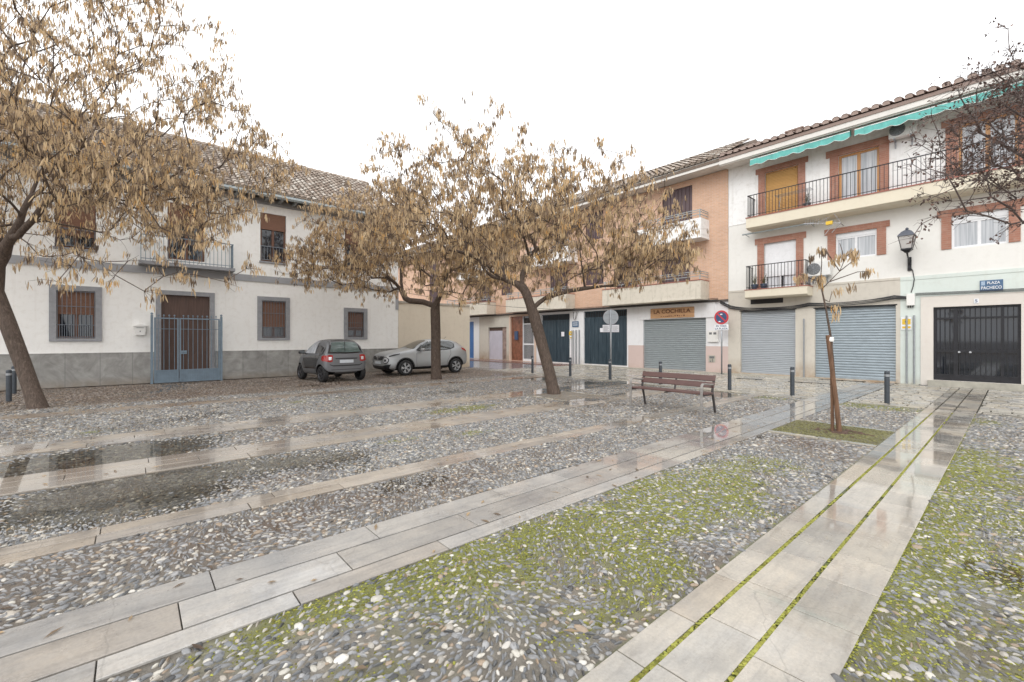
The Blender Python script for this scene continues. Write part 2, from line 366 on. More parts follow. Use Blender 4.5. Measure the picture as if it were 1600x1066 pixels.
# ---- materials of the ground
t = NT('cobble_bed'); v = t.co(); a = t.n('ShaderNodeAttribute', attribute_name='col')
c = t.mix(.6, a.outputs['Color'], t.ramp(t.noise(v, 30, 5, .7), [(.3,.45),(.7,1.25)]), 'MULTIPLY')
t.set(col=c, rough=t.ramp(t.noise(v, 9, 4), [(.35,.32),(.65,.7)])); t.bump(t.noise(v, 90, 5, .75), 1., .018); MAT['bed'] = t.m
t = NT('wet_cobbles'); v = t.co(); a = t.n('ShaderNodeAttribute', attribute_type='INSTANCER', attribute_name='col')
c = t.mix(.55, a.outputs['Color'], t.ramp(t.noise(v, 1.6, 5, .65), [(.3,.62),(.7,1.2)]), 'MULTIPLY')
t.set(col=c, rough=.3); MAT['cob'] = t.m
t = NT('green_moss'); v = t.co(); a = t.n('ShaderNodeAttribute', attribute_type='INSTANCER', attribute_name='col')
t.set(col=a.outputs['Color'], rough=.9, spec=.2); MAT['moss'] = t.m
t = NT('wet_flagstone'); v = t.co(); a = t.n('ShaderNodeAttribute', attribute_name='col')
s1 = t.noise(t.co(scale=(.9,9,1)), 1.7, 7, .62, .5); s2 = t.noise(v, 2.2, 6, .7); s3 = t.noise(v, 55, 4, .7)
c = t.mix(.75, a.outputs['Color'], t.ramp(s1, [(.28,(.70,.68,.66)),(.5,(1,.985,.965)),(.72,(1.10,1.05,.99))]), 'MULTIPLY')
c = t.mix(.8, c, t.ramp(s2, [(.3,(.64,.65,.67)),(.62,(1.08,1.05,1.0))]), 'MULTIPLY'); c = t.mix(.45, c, t.ramp(s3, [(.3,.62),(.6,1.1)]), 'MULTIPLY')
vn = t.n('ShaderNodeTexVoronoi', feature='DISTANCE_TO_EDGE'); vn.inputs['Scale'].default_value = .8; dv_ = t.n('ShaderNodeVectorMath', operation='ADD'); ns_ = t.n('ShaderNodeTexNoise'); ns_.inputs['Scale'].default_value = 4; ns_.inputs['Detail'].default_value = 6; t.l(v, ns_.inputs['Vector']); sc_ = t.n('ShaderNodeVectorMath', operation='SCALE'); sc_.inputs['Scale'].default_value = .16; t.l(ns_.outputs['Color'], sc_.inputs[0]); t.l(v, dv_.inputs[0]); t.l(sc_.outputs[0], dv_.inputs[1]); t.l(dv_.outputs[0], vn.inputs['Vector'])
c = t.mix(t.math('MULTIPLY', t.math('LESS_THAN', vn.outputs[0], .003), .22), c, (.10,.095,.085))
w = t.noise(v, .8, 5, .65)
def near(cx, cy, sx, sy):
    mp = t.n('ShaderNodeMapping'); mp.inputs['Location'].default_value = (-cx/sx,-cy/sy,0); mp.inputs['Scale'].default_value = (1/sx,1/sy,0); t.l(v, mp.inputs[0])
    ln_ = t.n('ShaderNodeVectorMath', operation='LENGTH'); t.l(mp.outputs[0], ln_.inputs[0]); return t.math('SUBTRACT', 1, ln_.outputs['Value'], True)
pw = near(-.2,6.8,3.2,2.8)
for q in ((8.3,2.4,4.6,3.),(10.8,9.6,5.,3.),(6.,.9,2.6,.8)): pw = t.math('ADD', pw, near(*q), True)
w = t.math('SUBTRACT', w, t.math('MULTIPLY', pw, .30))      # standing film of water
r = t.math('ADD', t.ramp(w, [(.34,.02),(.56,.36)]), t.math('MULTIPLY', t.noise(v, 26, 4), .12))
t.set(col=c, rough=r, spec=.6, coat=t.ramp(w, [(.34,.9),(.52,.1)]), coatr=.03); bp = t.bump(t.math('ADD', t.math('MULTIPLY', s1, .5), t.math('MULTIPLY', s3, .3)), .07, .004); MAT['flag'] = t.m
t = NT('setts'); v = t.co(); a = t.n('ShaderNodeAttribute', attribute_name='col')
c = t.mix(.7, a.outputs['Color'], t.ramp(t.noise(v, 12, 6, .7), [(.3,.65),(.7,1.15)]), 'MULTIPLY')
t.set(col=c, rough=t.ramp(t.noise(v, .8, 4), [(.4,.12),(.62,.45)]), spec=.6); t.bump(t.noise(v, 35, 5), .4, .01); MAT['sett'] = t.m
t = NT('puddle_water'); fr = t.n('ShaderNodeFresnel'); fr.inputs['IOR'].default_value = 1.34
gl = t.n('ShaderNodeBsdfGlossy'); gl.inputs['Roughness'].default_value = .02; tr = t.n('ShaderNodeBsdfTransparent'); tr.inputs[0].default_value = (.90,.88,.82,1)
mx = t.n('ShaderNodeMixShader'); t.l(fr.outputs[0], mx.inputs[0]); t.l(tr.outputs[0], mx.inputs[1]); t.l(gl.outputs[0], mx.inputs[2]); t.l(mx.outputs[0], t.out.inputs[0])
bp = t.n('ShaderNodeBump'); bp.inputs['Strength'].default_value = .03; bp.inputs['Distance'].default_value = .01; t.l(t.noise(t.co(), 5, 2), bp.inputs['Height'])
t.l(bp.outputs[0], gl.inputs['Normal']); MAT['water'] = t.m
MAT['asph'] = simple('wet_alley_paving', (.17,.18,.20), .16, .25, 1.2, spec=.7)
MAT['redwalk'] = simple('wet_red_tile_walk', (.26,.15,.12), .22, .2, 3, spec=.6)
MAT['ground'] = simple('town_ground', (.22,.19,.165), .7, .2, .4)
MAT['kerb'] = simple('pale_kerb_stone', (.42,.40,.34), .4, .15, 6, bump=.1)
def grid_mesh(name, x0, x1, y0, y1, st, zf, colf, skip=None):
    nx = int(round((x1-x0)/st))+1; ny = int(round((y1-y0)/st))+1
    xs = np.linspace(x0, x1, nx); ys = np.linspace(y0, y1, ny); X, Y = np.meshgrid(xs, ys)
    X = X.ravel(); Y = Y.ravel(); Z = zf(X, Y)
    i = np.arange(nx*ny).reshape(ny, nx); F = np.stack([i[:-1,:-1], i[:-1,1:], i[1:,1:], i[1:,:-1]], -1).reshape(-1,4)
    return fast_mesh(name, np.stack([X,Y,Z],1), F, pcol=colf(X,Y))
def fast_mesh(name, V, F, pcol=None, fattr=None, smooth=False):
    me = bpy.data.meshes.new(name); V = np.asarray(V, np.float32); F = np.asarray(F, np.int32); k = F.shape[1]
    me.vertices.add(len(V)); me.vertices.foreach_set('co', V.ravel())
    me.loops.add(F.size); me.loops.foreach_set('vertex_index', F.ravel())
    me.polygons.add(len(F)); me.polygons.foreach_set('loop_start', np.arange(0, F.size, k, dtype=np.int32))
    me.polygons.foreach_set('loop_total', np.full(len(F), k, np.int32))
    me.polygons.foreach_set('use_smooth', np.full(len(F), smooth))
    me.update(calc_edges=True)
    if pcol is not None:
        at = me.attributes.new('col', 'FLOAT_COLOR', 'POINT'); c = np.ones((len(V),4), np.float32); c[:,:3] = pcol; at.data.foreach_set('color', c.ravel())
    if fattr is not None:
        at = me.attributes.new('rnd', 'FLOAT', 'POINT'); at.data.foreach_set('value', np.asarray(fattr, np.float32))
    me.validate(); return me
def bedcol(X, Y):
    n = fbm(X*3, Y*3, 40, 4)[:,None]
    base = np.array([.255,.23,.195])*(.7+.6*n); soil = np.array([.115,.075,.052])*(.75+.5*n); moss = np.array([.205,.22,.06])*(.75+.5*n)
    s = soilf(X,Y)[:,None]; m = mossf(X,Y)[:,None]
    c = base*(1-s) + soil*s; c = c*(1-m*.85) + moss*m*.85
    j = ((Y > .53) & (Y < 1.30) & (X < 11))[:,None]*np.clip(1.25-.09*X,0,1)[:,None]; c = c*(1-j) + np.array([.15,.19,.04])*(.6+.8*n)*j
    jb = (in_band(Y, .0) & ~((Y > .53) & (Y < 1.30)))[:,None]; c = np.where(jb, np.array([.085,.072,.055])*(.6+.8*n), c)
    wet = np.minimum(pud(X,Y),1.)[:,None]; c = c*(1-.08*wet) 
    pit = ((X > 8.2) & (X < 9.6) & (Y > 1.3) & (Y < 2.74))[:,None]; c = np.where(pit, (np.array([.17,.155,.09])*(.55+.9*n))*(1-m*.4)+moss*m*.4, c)
    return c
def bedzz(X, Y):
    z = bedz(X, Y); b = in_band(Y, .01); z = np.where(b, -.013, z)
    pit = (X > 8.2) & (X < 9.6) & (Y > 1.3) & (Y < 2.74); z = np.where(pit, -.006 + fbm(X*6,Y*6,8,3)*.02, z)
    z = np.where(X > 13.38, -.04, z)
    return z
me = grid_mesh('cobble_bed', PX0, PX1, PY0, PY1, .055, bedzz, bedcol)
put('plaza_ground', me, MAT['bed'], smooth=True, kind='structure')
mb = MB(); mb.quad((-400,-400,-.06),(400,-400,-.06),(400,400,-.06),(-400,400,-.06)); obj('ground', mb, MAT['ground'], kind='structure', norm=False)
# puddles: a level sheet of water that shows only where the bed sinks under it
nx = []; mb = MB()
mb.quad((PX0,PY0,-.0165),(PX1-.02,PY0,-.0165),(PX1-.02,PY1,-.0165),(PX0,PY1,-.0165)); obj('puddle_water', mb, MAT['water'], kind='structure', norm=False)
# ---- stones laid as boxes with a small chamfer
def stones(name, rects, mat, cols, ch=.0025, depth=.03, z0=None, jit=.0004):
    n = len(rects); A = np.array(rects); x0, x1, y0, y1 = A.T[:4]; zt = (RNG.random(n)-.5)*2*jit + (0 if z0 is None else z0)
    def ring(d, z): return np.stack([np.stack([x0+d,y0+d,z],1), np.stack([x1-d,y0+d,z],1), np.stack([x1-d,y1-d,z],1), np.stack([x0+d,y1-d,z],1)],1)
    V = np.concatenate([ring(0, zt-depth), ring(0, zt-ch), ring(ch, zt)], 1)   # n,12,3
    V[:,8:,2] += (RNG.random((n,4))-.5)*jit
    F = []
    for a in (0,4):
        for k in range(4): F.append([a+k, a+(k+1)%4, a+4+(k+1)%4, a+4+k])
    F.append([8,9,10,11]); F = np.array(F)[None] + (np.arange(n)*12)[:,None,None]
    C = np.repeat(np.array(cols)[:,None,:], 12, 1).reshape(-1,3)
    me = fast_mesh(name, V.reshape(-1,3), F.reshape(-1,4), pcol=C)
    return put(name, me, mat, kind='structure')
def row(y0, y1, x0, x1, lmin, lmax, gap=.007, pal=None):
    x = x0 + random.uniform(-.4, 0); rs = []; cs = []
    while x < x1:
        L = random.uniform(lmin, lmax); rs.append((x, min(x+L-gap, x1+.3), y0, y1)); 
        c = np.array(random.choice(pal))*random.uniform(.93, 1.06); cs.append(c); x += L
    return rs, cs
PB = [(.46,.43,.39),(.42,.405,.385),(.50,.48,.45),(.46,.41,.355),(.44,.43,.42),(.53,.515,.49)]
PP = [(.45,.44,.42),(.50,.485,.46),(.48,.445,.40),(.42,.42,.415),(.53,.515,.49)]
rs = []; cs = []; PC = [(.36,.325,.285),(.33,.305,.28),(.385,.35,.31),(.35,.31,.265)]; PB = [tuple((v*.55+.45*sum(c)/3)*.80 for v in c) for c in PB]; PP = [(c[0]*.82,c[1]*.795,c[2]*.75) for c in PP]
def addrow(*a, **k):
    r, c = row(*a, **k); rs.extend(r); cs.extend(c)
for (a, b) in ((1.145,1.30), (.862,1.118), (.53,.838)): addrow(a, b, -1.5, 19.9, .42, .62, pal=PP)      # right path
for (a, b) in ((3.247,3.53), (2.925,3.229), (2.74,2.907)): addrow(a, b, -4.5, 19.9, .75, 1.35, pal=PB)   # wide band
for (a, b) in ((4.765,4.93), (4.58,4.755)): addrow(a, b, -4.5, 13.4, .8, 1.4, pal=PC)
for (a, b) in ((7.14,7.40), (6.89,7.125), (6.62,6.88)): addrow(a, b, -4.5, 13.4, .8, 1.4, pal=PC)
for (a, b) in ((9.35,9.62), (9.07,9.34), (8.78,9.06)): addrow(a, b, -4.5, 13.4, .8, 1.4, pal=PC)
for (a, b) in ((13.06,13.35), (12.75,13.05)): addrow(a, b, -4.5, 13.4, .8, 1.4, pal=[(.27,.225,.185),(.31,.25,.2)])
stones('stone_paving', rs, MAT['flag'], cs)
# thin kerb stones round the tree pits and along the edge of the cobbles
rs = []
for x in (8.1, 9.6): rs += [(x, x+.1, 1.31, 2.0), (x, x+.1, 2.01, 2.73)]
for x in (8.2, 9.7): rs += [(x, x+.1, 7.41, 8.1), (x, x+.1, 8.11, 8.77)]
y = -4.
while y < 14.2:
    L = random.uniform(.6,.95)
    if not (y+L > .5 and y < 1.35) and not (y+L > 2.7 and y < 3.6): rs.append((13.30, 13.42, y, y+L-.012))
    y += L
stones('kerb_strip', rs, MAT['flag'], [np.array((.42,.40,.34))*random.uniform(.85,1.1) for _ in rs], z0=.004)
# setts of the lane in front of the shops
rs = []; cs = []
x = 13.44
while x < 19.95:
    w = random.uniform(.15,.21); y = -5 + random.uniform(0,.3)
    while y < 17.2:
        L = random.uniform(.20,.42)
        ya, yb = y, y+L-.024
        for p_, q_ in ((.515,1.315),(2.725,3.545)):
            if ya < p_ < yb: yb = p_
            elif ya < q_ < yb: ya = q_
            elif p_ <= ya and yb <= q_: yb = ya
        if yb-ya > .05:
            rs.append((x, x+w-.032, ya, yb-.008)); g = random.uniform(.75,1.15); cs.append(np.array(random.choice([(.40,.375,.325),(.45,.415,.355),(.37,.355,.33),(.42,.375,.30)]))*g)
        y += L
    x += w
stones('sett_paving', rs, MAT['sett'], cs, ch=.014, jit=.007, z0=-.002, depth=.05)
mb = MB(); mb.quad((13.44,-5,-.03),(20.4,-5,-.03),(20.4,17.25,-.03),(13.44,17.25,-.03)); obj('lane_bed', mb, simple('lane_joint_soil', (.045,.042,.03), .8, .3, 4), kind='structure', norm=False)
mb = MB(); mb.quad((13.44,17.2,-.008),(19.0,17.2,-.008),(19.0,60,-.008),(13.44,60,-.008)); obj('alley_paving', mb, MAT['asph'], kind='structure', norm=False)
mb = MB(); mb.box(18.7,20.2,17.3,60,-.05,.03); obj('pavement', mb, MAT['redwalk'], kind='structure')
mb = MB(); mb.box(19.75,20.2,4.9,17.25,-.05,.035); mb.box(19.75,20.2,-.2+2.3,2.6,-.05,.02)
obj('pavement_edge', mb, MAT['kerb'], kind='structure')
mb = MB()
for y0, y1, q in ((4.0,5.4,'long drain slot in the lane before the wide worn shutter'),(6.3,7.2,'short drain slot in the lane before the narrower smooth shutter')):
    mb = MB(); mb.box(18.0,18.16,y0,y1,-.05,.010); tag(obj('drain_grate', mb, MAT['black_iron']), q, 'drain')

# ================================================================ COBBLES (instanced stones)
def field_points(x0, x1, y0, y1, st):
    nx = int((x1-x0)/st); ny = int((y1-y0)/st); X, Y = np.meshgrid(x0+(np.arange(nx)+.5)*st, y0+(np.arange(ny)+.5)*st)
    X = X.ravel() + (RNG.random(X.size)-.5)*st*1.0; Y = Y.ravel() + (RNG.random(Y.size)-.5)*st*1.0
    return X, Y
parts = []
X, Y = field_points(-1.2, 6.6, -1.2, 6.6, .0345); parts.append((X, Y, 1.0))
X, Y = field_points(-4.4, 13.25, -3.9, 14.3, .050); k = ~((X > -1.2)&(X < 6.6)&(Y > -1.2)&(Y < 6.6)); parts.append((X[k], Y[k], 1.2))
X, Y = field_points(-4.4, 14.3, 14.3, 19.8, .075); parts.append((X, Y, 1.25))
PX = np.concatenate([p[0] for p in parts]); PY = np.concatenate([p[1] for p in parts]); PS = np.concatenate([np.full(len(p[0]), p[2]) for p in parts])
vis = (PX*CT + PY*ST > .7) & (np.abs(PX*ST - PY*CT) < (PX*CT + PY*ST)*1.25 + 1.2)
pit = ((PX > 8.05) & (PX < 9.75) & (PY > 1.25) & (PY < 2.8)) | ((PX > 8.15)&(PX < 9.85)&(PY > 7.35)&(PY < 8.85)) 
keep = vis & ~in_band(PY, .014) & ~pit & ~((PX > 13.2) & (PY < 14.3))
PX, PY, PS = PX[keep], PY[keep], PS[keep]; n = len(PX)
M_ = mossf(PX, PY); thin = RNG.random(n) > np.clip(M_*.34 + .015 + soilf(PX,PY)*.16*(PY<14), 0, .8); PX, PY, PS, M_ = PX[thin], PY[thin], PS[thin], M_[thin]; n = len(PX)
flow = fbm(PX*.8, PY*.8, 60, 3)*PI*3.2
kind = RNG.random(n)
ln = PS*RNG.uniform(.017, .034, n); kind = kind*.80; wd = np.where(kind < .5, PS*RNG.uniform(.0055,.010,n), PS*RNG.uniform(.010,.019,n)); ln = np.where(kind < .5, ln, wd*RNG.uniform(1.1,2.,n))
big = RNG.random(n) < .014; ln = np.where(big, PS*RNG.uniform(.034,.052,n), ln); wd = np.where(big, ln*RNG.uniform(.5,.75,n), wd)
ht = np.where(kind < .5, .018, wd*.8)
PZ = bedz(PX, PY) - ht*.48 + RNG.uniform(-.002,.005,n) - M_*.002
rotz = flow + np.where(kind < .5, RNG.normal(0,.35,n), RNG.uniform(-PI,PI,n))
pal = np.array([(.17,.18,.195),(.215,.22,.23),(.29,.295,.305),(.11,.115,.12),(.50,.485,.44),(.42,.39,.345),(.30,.235,.175),(.58,.565,.53),(.065,.067,.07),(.35,.335,.305)])
pr = np.array([.2,.2,.16,.10,.06,.08,.06,.028,.05,.08]); ci = RNG.choice(len(pal), n, p=pr/pr.sum()); ci = np.where((kind<.5)&((ci==4)|(ci==7))&(RNG.random(n)<.55), 1, ci)
C = pal[ci]*np.array([1.04,1.02,.99])*RNG.uniform(.84,1.14,n)[:,None]
sl = (soilf(PX,PY)*.55)[:,None]; C = C*(1-sl*.45) + np.array([.20,.145,.10])*sl*.45
far = (PY > 14.3)[:,None]; C = np.where(far, C*.55 + np.array([.22,.165,.12])*.45, C)
def pts_mesh(name, P, S, ROT, C, VI):
    me = bpy.data.meshes.new(name); me.vertices.add(len(P)); me.vertices.foreach_set('co', P.astype(np.float32).ravel())
    for nm, ty, key, d in (('sc','FLOAT_VECTOR','vector',S),('rot','FLOAT_VECTOR','vector',ROT)):
        a = me.attributes.new(nm, ty, 'POINT'); a.data.foreach_set(key, d.astype(np.float32).ravel())
    a = me.attributes.new('col','FLOAT_COLOR','POINT'); c = np.ones((len(P),4), np.float32); c[:,:3] = C; a.data.foreach_set('color', c.ravel())
    a = me.attributes.new('vi','INT','POINT'); a.data.foreach_set('value', VI.astype(np.int32)); me.update(); return me
def scatter(name, me, mat, nvar=5, sub=2, rough=.35):
    o = bpy.data.objects.new(name, me); COL.objects.link(o); o['kind'] = 'stuff'
    g = bpy.data.node_groups.new(name+'_nodes', 'GeometryNodeTree')
    g.interface.new_socket('Geometry', in_out='INPUT', socket_type='NodeSocketGeometry'); g.interface.new_socket('Geometry', in_out='OUTPUT', socket_type='NodeSocketGeometry')
    N = g.nodes; L = g.links; gi = N.new('NodeGroupInput'); go = N.new('NodeGroupOutput')
    jo = N.new('GeometryNodeGeometryToInstance')
    for k in range(nvar):
        s = N.new('GeometryNodeMeshIcoSphere'); s.inputs['Radius'].default_value = 1; s.inputs['Subdivisions'].default_value = sub
        sp = N.new('GeometryNodeSetPosition'); ns = N.new('ShaderNodeTexNoise'); ns.noise_dimensions = '4D'; ns.inputs['W'].default_value = k*7.7; ns.inputs['Scale'].default_value = .9; ns.inputs['Detail'].default_value = 1
        sb = N.new('ShaderNodeVectorMath'); sb.operation = 'SUBTRACT'; sb.inputs[1].default_value = (.5,.5,.5); ml = N.new('ShaderNodeVectorMath'); ml.operation = 'SCALE'; ml.inputs['Scale'].default_value = rough*3.2
        L.new(ns.outputs['Color'], sb.inputs[0]); L.new(sb.outputs[0], ml.inputs[0]); L.new(ml.outputs[0], sp.inputs['Offset'])
        ss = N.new('GeometryNodeSetShadeSmooth'); sm = N.new('GeometryNodeSetMaterial'); sm.inputs['Material'].default_value = mat
        L.new(s.outputs['Mesh'], sp.inputs['Geometry']); L.new(sp.outputs[0], ss.inputs[0]); L.new(ss.outputs[0], sm.inputs[0]); L.new(sm.outputs[0], jo.inputs[0])
    ip = N.new('GeometryNodeInstanceOnPoints'); ip.inputs['Pick Instance'].default_value = True
    def na(nm, ty):
        x = N.new('GeometryNodeInputNamedAttribute'); x.data_type = ty; x.inputs['Name'].default_value = nm; return x.outputs['Attribute']
    L.new(gi.outputs[0], ip.inputs['Points']); L.new(jo.outputs[0], ip.inputs['Instance']); L.new(na('vi','INT'), ip.inputs['Instance Index'])
    e = N.new('FunctionNodeEulerToRotation'); L.new(na('rot','FLOAT_VECTOR'), e.inputs[0]); L.new(e.outputs[0], ip.inputs['Rotation']); L.new(na('sc','FLOAT_VECTOR'), ip.inputs['Scale'])
    L.new(ip.outputs[0], go.inputs[0]); md = o.modifiers.new('scatter', 'NODES'); md.node_group = g; me.materials.append(mat)
    return o
S = np.stack([ln, wd, ht], 1); ROT = np.stack([RNG.normal(0,.18,n), RNG.normal(0,.14,n), rotz], 1)
scatter('cobblestones', pts_mesh('cobble_points', np.stack([PX,PY,PZ],1), S, ROT, C, RNG.integers(0,5,n)), MAT['cob'])
NCOB = n
# moss cushions between the stones and in the joints of the path
X, Y = field_points(-.8, 13.3, -2.5, 8.7, .0155); d = X*CT + Y*ST
ms = mossf(X, Y); jt = (((np.abs(Y-1.131) < .012) | (np.abs(Y-.850) < .010) | (np.abs(Y-.525) < .012)) & (fbm(X*3, Y*3, 77, 3) > .33+.012*X))
k = (((RNG.random(len(X)) < ms*.62*np.clip(1.25-d/14,.25,1)) & ~in_band(Y, .004)) | jt) & (np.abs(X*ST-Y*CT) < d*1.25+1) & (d > .7)
X2, Y2 = field_points(-.5, 11.5, .845-.012, .845+.02, .016); X3 = X2.copy(); Y3 = Y2*0+1.131+(RNG.random(len(X2))-.5)*.02; Y2 = Y2*0+.850+(RNG.random(len(X2))-.5)*.02
XX = np.concatenate([X[k], X2, X3]); YY = np.concatenate([Y[k], Y2, Y3]); kk = fbm(XX*3.5, YY*30, 91, 3) > .44 ; nb = len(X[k]); kk[:nb] = True; XX, YY = XX[kk], YY[kk]
inj = in_band(YY, 0); n = len(XX); r = np.where(inj, RNG.uniform(.005,.010,n), RNG.uniform(.002,.0065,n))
Z = np.where(inj, -.006, bedz(XX,YY)+.001)
C = np.array([(.235,.25,.055)])*RNG.uniform(.4,1.25,n)[:,None]*(.7+.6*fbm(XX*4,YY*4,33,3))[:,None] + RNG.uniform(0,.05,n)[:,None]*np.array([1,.5,0.1])
scatter('moss', pts_mesh('moss_points', np.stack([XX,YY,Z],1), np.stack([r*RNG.uniform(.9,2.0,n), r*1.15, np.where(inj,.45,.5)*r],1), np.stack([n*[0],n*[0],RNG.uniform(-3,3,n)],1), C, RNG.integers(0,5,n)), MAT['moss'], rough=.6)
X, Y = field_points(8.2, 9.6, 1.32, 2.72, .022); n = len(X); g = fbm(X*2.5, Y*2.5, 12, 4); k = RNG.random(n) < .25+g*.7; X, Y, g = X[k], Y[k], g[k]; n = len(X); r = RNG.uniform(.004,.012,n)
C = (np.array([.17,.16,.085])*(1-g[:,None]) + np.array([.17,.165,.07])*g[:,None])*RNG.uniform(.55,1.35,n)[:,None]
scatter('pit_moss', pts_mesh('pit_points', np.stack([X,Y,-.006+fbm(X*6,Y*6,8,3)*.02],1), np.stack([r*1.5,r,r*.7],1), np.stack([0*X,0*X,RNG.uniform(-3,3,n)],1), C, RNG.integers(0,5,n)), MAT['moss'], rough=.6)
print('cobbles', NCOB)
# ================================================================ BUILDINGS
def wall_holes(mb, side, u0, u1, z0, z1, holes, o=0., depth=.22, mi=0):
    """front skin with openings and their reveals. holes: (ua,ub,za,zb)"""
    us = sorted({u0,u1} | {h[0] for h in holes if u0<h[0]<u1} | {h[1] for h in holes if u0<h[1]<u1})
    zs = sorted({z0,z1} | {h[2] for h in holes if z0<h[2]<z1} | {h[3] for h in holes if z0<h[3]<z1})
    for i in range(len(us)-1):
        for j in range(len(zs)-1):
            cu = (us[i]+us[i+1])/2; cz = (zs[j]+zs[j+1])/2
            if any(h[0]<cu<h[1] and h[2]<cz<h[3] for h in holes): continue
            mb.quad(*[fpt(side,a,o,b) for a,b in ((us[i],zs[j]),(us[i+1],zs[j]),(us[i+1],zs[j+1]),(us[i],zs[j+1]))], mi)
    for ua,ub,za,zb in holes:
        za = max(za, z0); zb = min(zb, z1); ua = max(ua,u0); ub = min(ub,u1)
        if zb <= za or ub <= ua: continue
        F = lambda u,oo,z: fpt(side,u,oo,z)
        mb.quad(F(ua,o,za),F(ua,o,zb),F(ua,-depth,zb),F(ua,-depth,za),mi); mb.quad(F(ub,o,za),F(ub,o,zb),F(ub,-depth,zb),F(ub,-depth,za),mi)
        if za > z0+1e-6: mb.quad(F(ua,o,za),F(ub,o,za),F(ub,-depth,za),F(ua,-depth,za),mi)
        if zb < z1-1e-6: mb.quad(F(ua,o,zb),F(ub,o,zb),F(ub,-depth,zb),F(ua,-depth,zb),mi)
def shell(mb, x0, x1, y0, y1, z0, z1, skip=''):
    """the other walls of a building and its ceiling"""
    if 'x0' not in skip: mb.quad((x0,y0,z0),(x0,y1,z0),(x0,y1,z1),(x0,y0,z1))
    if 'x1' not in skip: mb.quad((x1,y0,z0),(x1,y1,z0),(x1,y1,z1),(x1,y0,z1))
    if 'y0' not in skip: mb.quad((x0,y0,z0),(x1,y0,z0),(x1,y0,z1),(x0,y0,z1))
    if 'y1' not in skip: mb.quad((x0,y1,z0),(x1,y1,z0),(x1,y1,z1),(x0,y1,z1))
    mb.quad((x0,y0,z1),(x1,y0,z1),(x1,y1,z1),(x0,y1,z1))
def roller(name, side, u0, u1, z0, z1, o, mat, parent, pitch=.085, label=None):
    mb = MB(); n = int((z1-z0)/pitch); prof = []
    for k in range(n+1):
        z = z0 + (z1-z0)*k/n
        if k < n:
            h = (z1-z0)/n
            prof += [(o-.012,z),(o,z+h*.18),(o+.006,z+h*.5),(o,z+h*.82)]
    prof.append((o-.012,z1))
    vs = []
    for oo,z in prof: vs += [fpt(side,u0,oo,z), fpt(side,u1,oo,z)]
    mb.add(vs, [(2*i,2*i+1,2*i+3,2*i+2) for i in range(len(prof)-1)])
    mb.fb(side,u0,u1,z0-.03,z0+.05,o-.02,o+.016)
    return obj(name, mb, mat, parent, label=label)
def railing(mb, side, u0, u1, o0, o1, z0, z1, sp=.115, rb=.008, posts=True):
    """balcony rail: front at o1, returns back to o0"""
    mb.fb(side,u0,u1,z1-.03,z1,o1-.035,o1); mb.fb(side,u0,u1,z0+.07,z0+.09,o1-.028,o1-.008)
    n = int((u1-u0)/sp)
    for k in range(n+1):
        u = u0+.015 + (u1-u0-.03)*k/n; mb.fb(side,u-rb,u+rb,z0,z1-.03,o1-.026,o1-.010)
    for u in (u0,u1-.035):
        mb.fb(side,u,u+.035,z1-.03,z1,o0,o1-.035); mb.fb(side,u+.006,u+.026,z0+.07,z0+.09,o0,o1-.035)
        m = int((o1-o0)/sp)
        for k in range(m):
            oo = o0+.05+k*sp; mb.fb(side,u+.008,u+.024,z0,z1-.03,oo,oo+.016)
def roof_tiles(name, org, du, dn, width, length, pitch_w, rowlen, mat, parent, rnd=.5, r=None):
    """curved cover tiles: org corner at the eave, du along the eave, dn up the slope"""
    r = r or pitch_w*.36; du = Vector(du).normalized(); dn = Vector(dn).normalized(); up = du.cross(dn)
    if up.z < 0: up = -up
    V = []; F = []; A = []; nc = int(width/pitch_w); nr = int(length/rowlen)
    SEG = 6
    for i in range(nc):
        for j in range(nr):
            for kind in (0,1):       # 0 cover (arch), 1 channel
                cu = (i+.5 + (0 if kind == 0 else .5))*pitch_w + random.uniform(-.008,.008); s0 = j*rowlen - (0.03 if kind == 0 else 0) + random.uniform(-.012,.012); s1 = s0 + rowlen*1.16
                lift0, lift1 = (.052,.030) if kind == 0 else (.0,-.012)
                rr0, rr1 = (r*1.08, r*.86) if kind == 0 else (r*1.0, r*1.05); tw = random.uniform(-.012,.012); rv = random.random(); o = len(V)
                for (s, lf, rr) in ((s0,lift0,rr0),(s1,lift1,rr1)):
                    for k in range(SEG+1):
                        a = PI*k/SEG; h = math.sin(a)*rr*.66*(1 if kind == 0 else -1) + (rr*.5 if kind else 0)
                        p = Vector(org) + du*(cu+tw*(1 if s == s1 else -1)+math.cos(a)*rr) + dn*s + up*(h+lf); V.append(p); A.append(rv)
                if kind == 0:        # thickness seen at the lower end
                    for k in range(SEG+1):
                        a = PI*k/SEG; p = Vector(org) + du*(cu-tw+math.cos(a)*rr0*.82) + dn*(s0+.004) + up*(math.sin(a)*rr0*.6+lift0); V.append(p); A.append(rv*.85)
                if kind == 0 and j == 0:     # mortar stopping the end of the first course
                    om = len(V)
                    for hh in (1, 0):
                        for k in range(SEG+1):
                            a = PI*k/SEG; p = Vector(org) + du*(cu-tw+math.cos(a)*rr0*.86) + dn*(s0+.015) + up*(math.sin(a)*rr0*.6*hh+lift0*hh-.02*(1-hh)); V.append(p); A.append(.62+.2*rv)
                    for k in range(SEG): F.append((om+k,om+k+1,om+SEG+2+k,om+SEG+1+k))
                for k in range(SEG): F.append((o+k,o+k+1,o+SEG+2+k,o+SEG+1+k))
                if kind == 0:
                    for k in range(SEG): F.append((o+k,o+k+1,o+2*SEG+3+k,o+2*SEG+2+k))
    me = fast_mesh(name, [tuple(p) for p in V], F, fattr=A)
    return put(name, me, mat, parent)
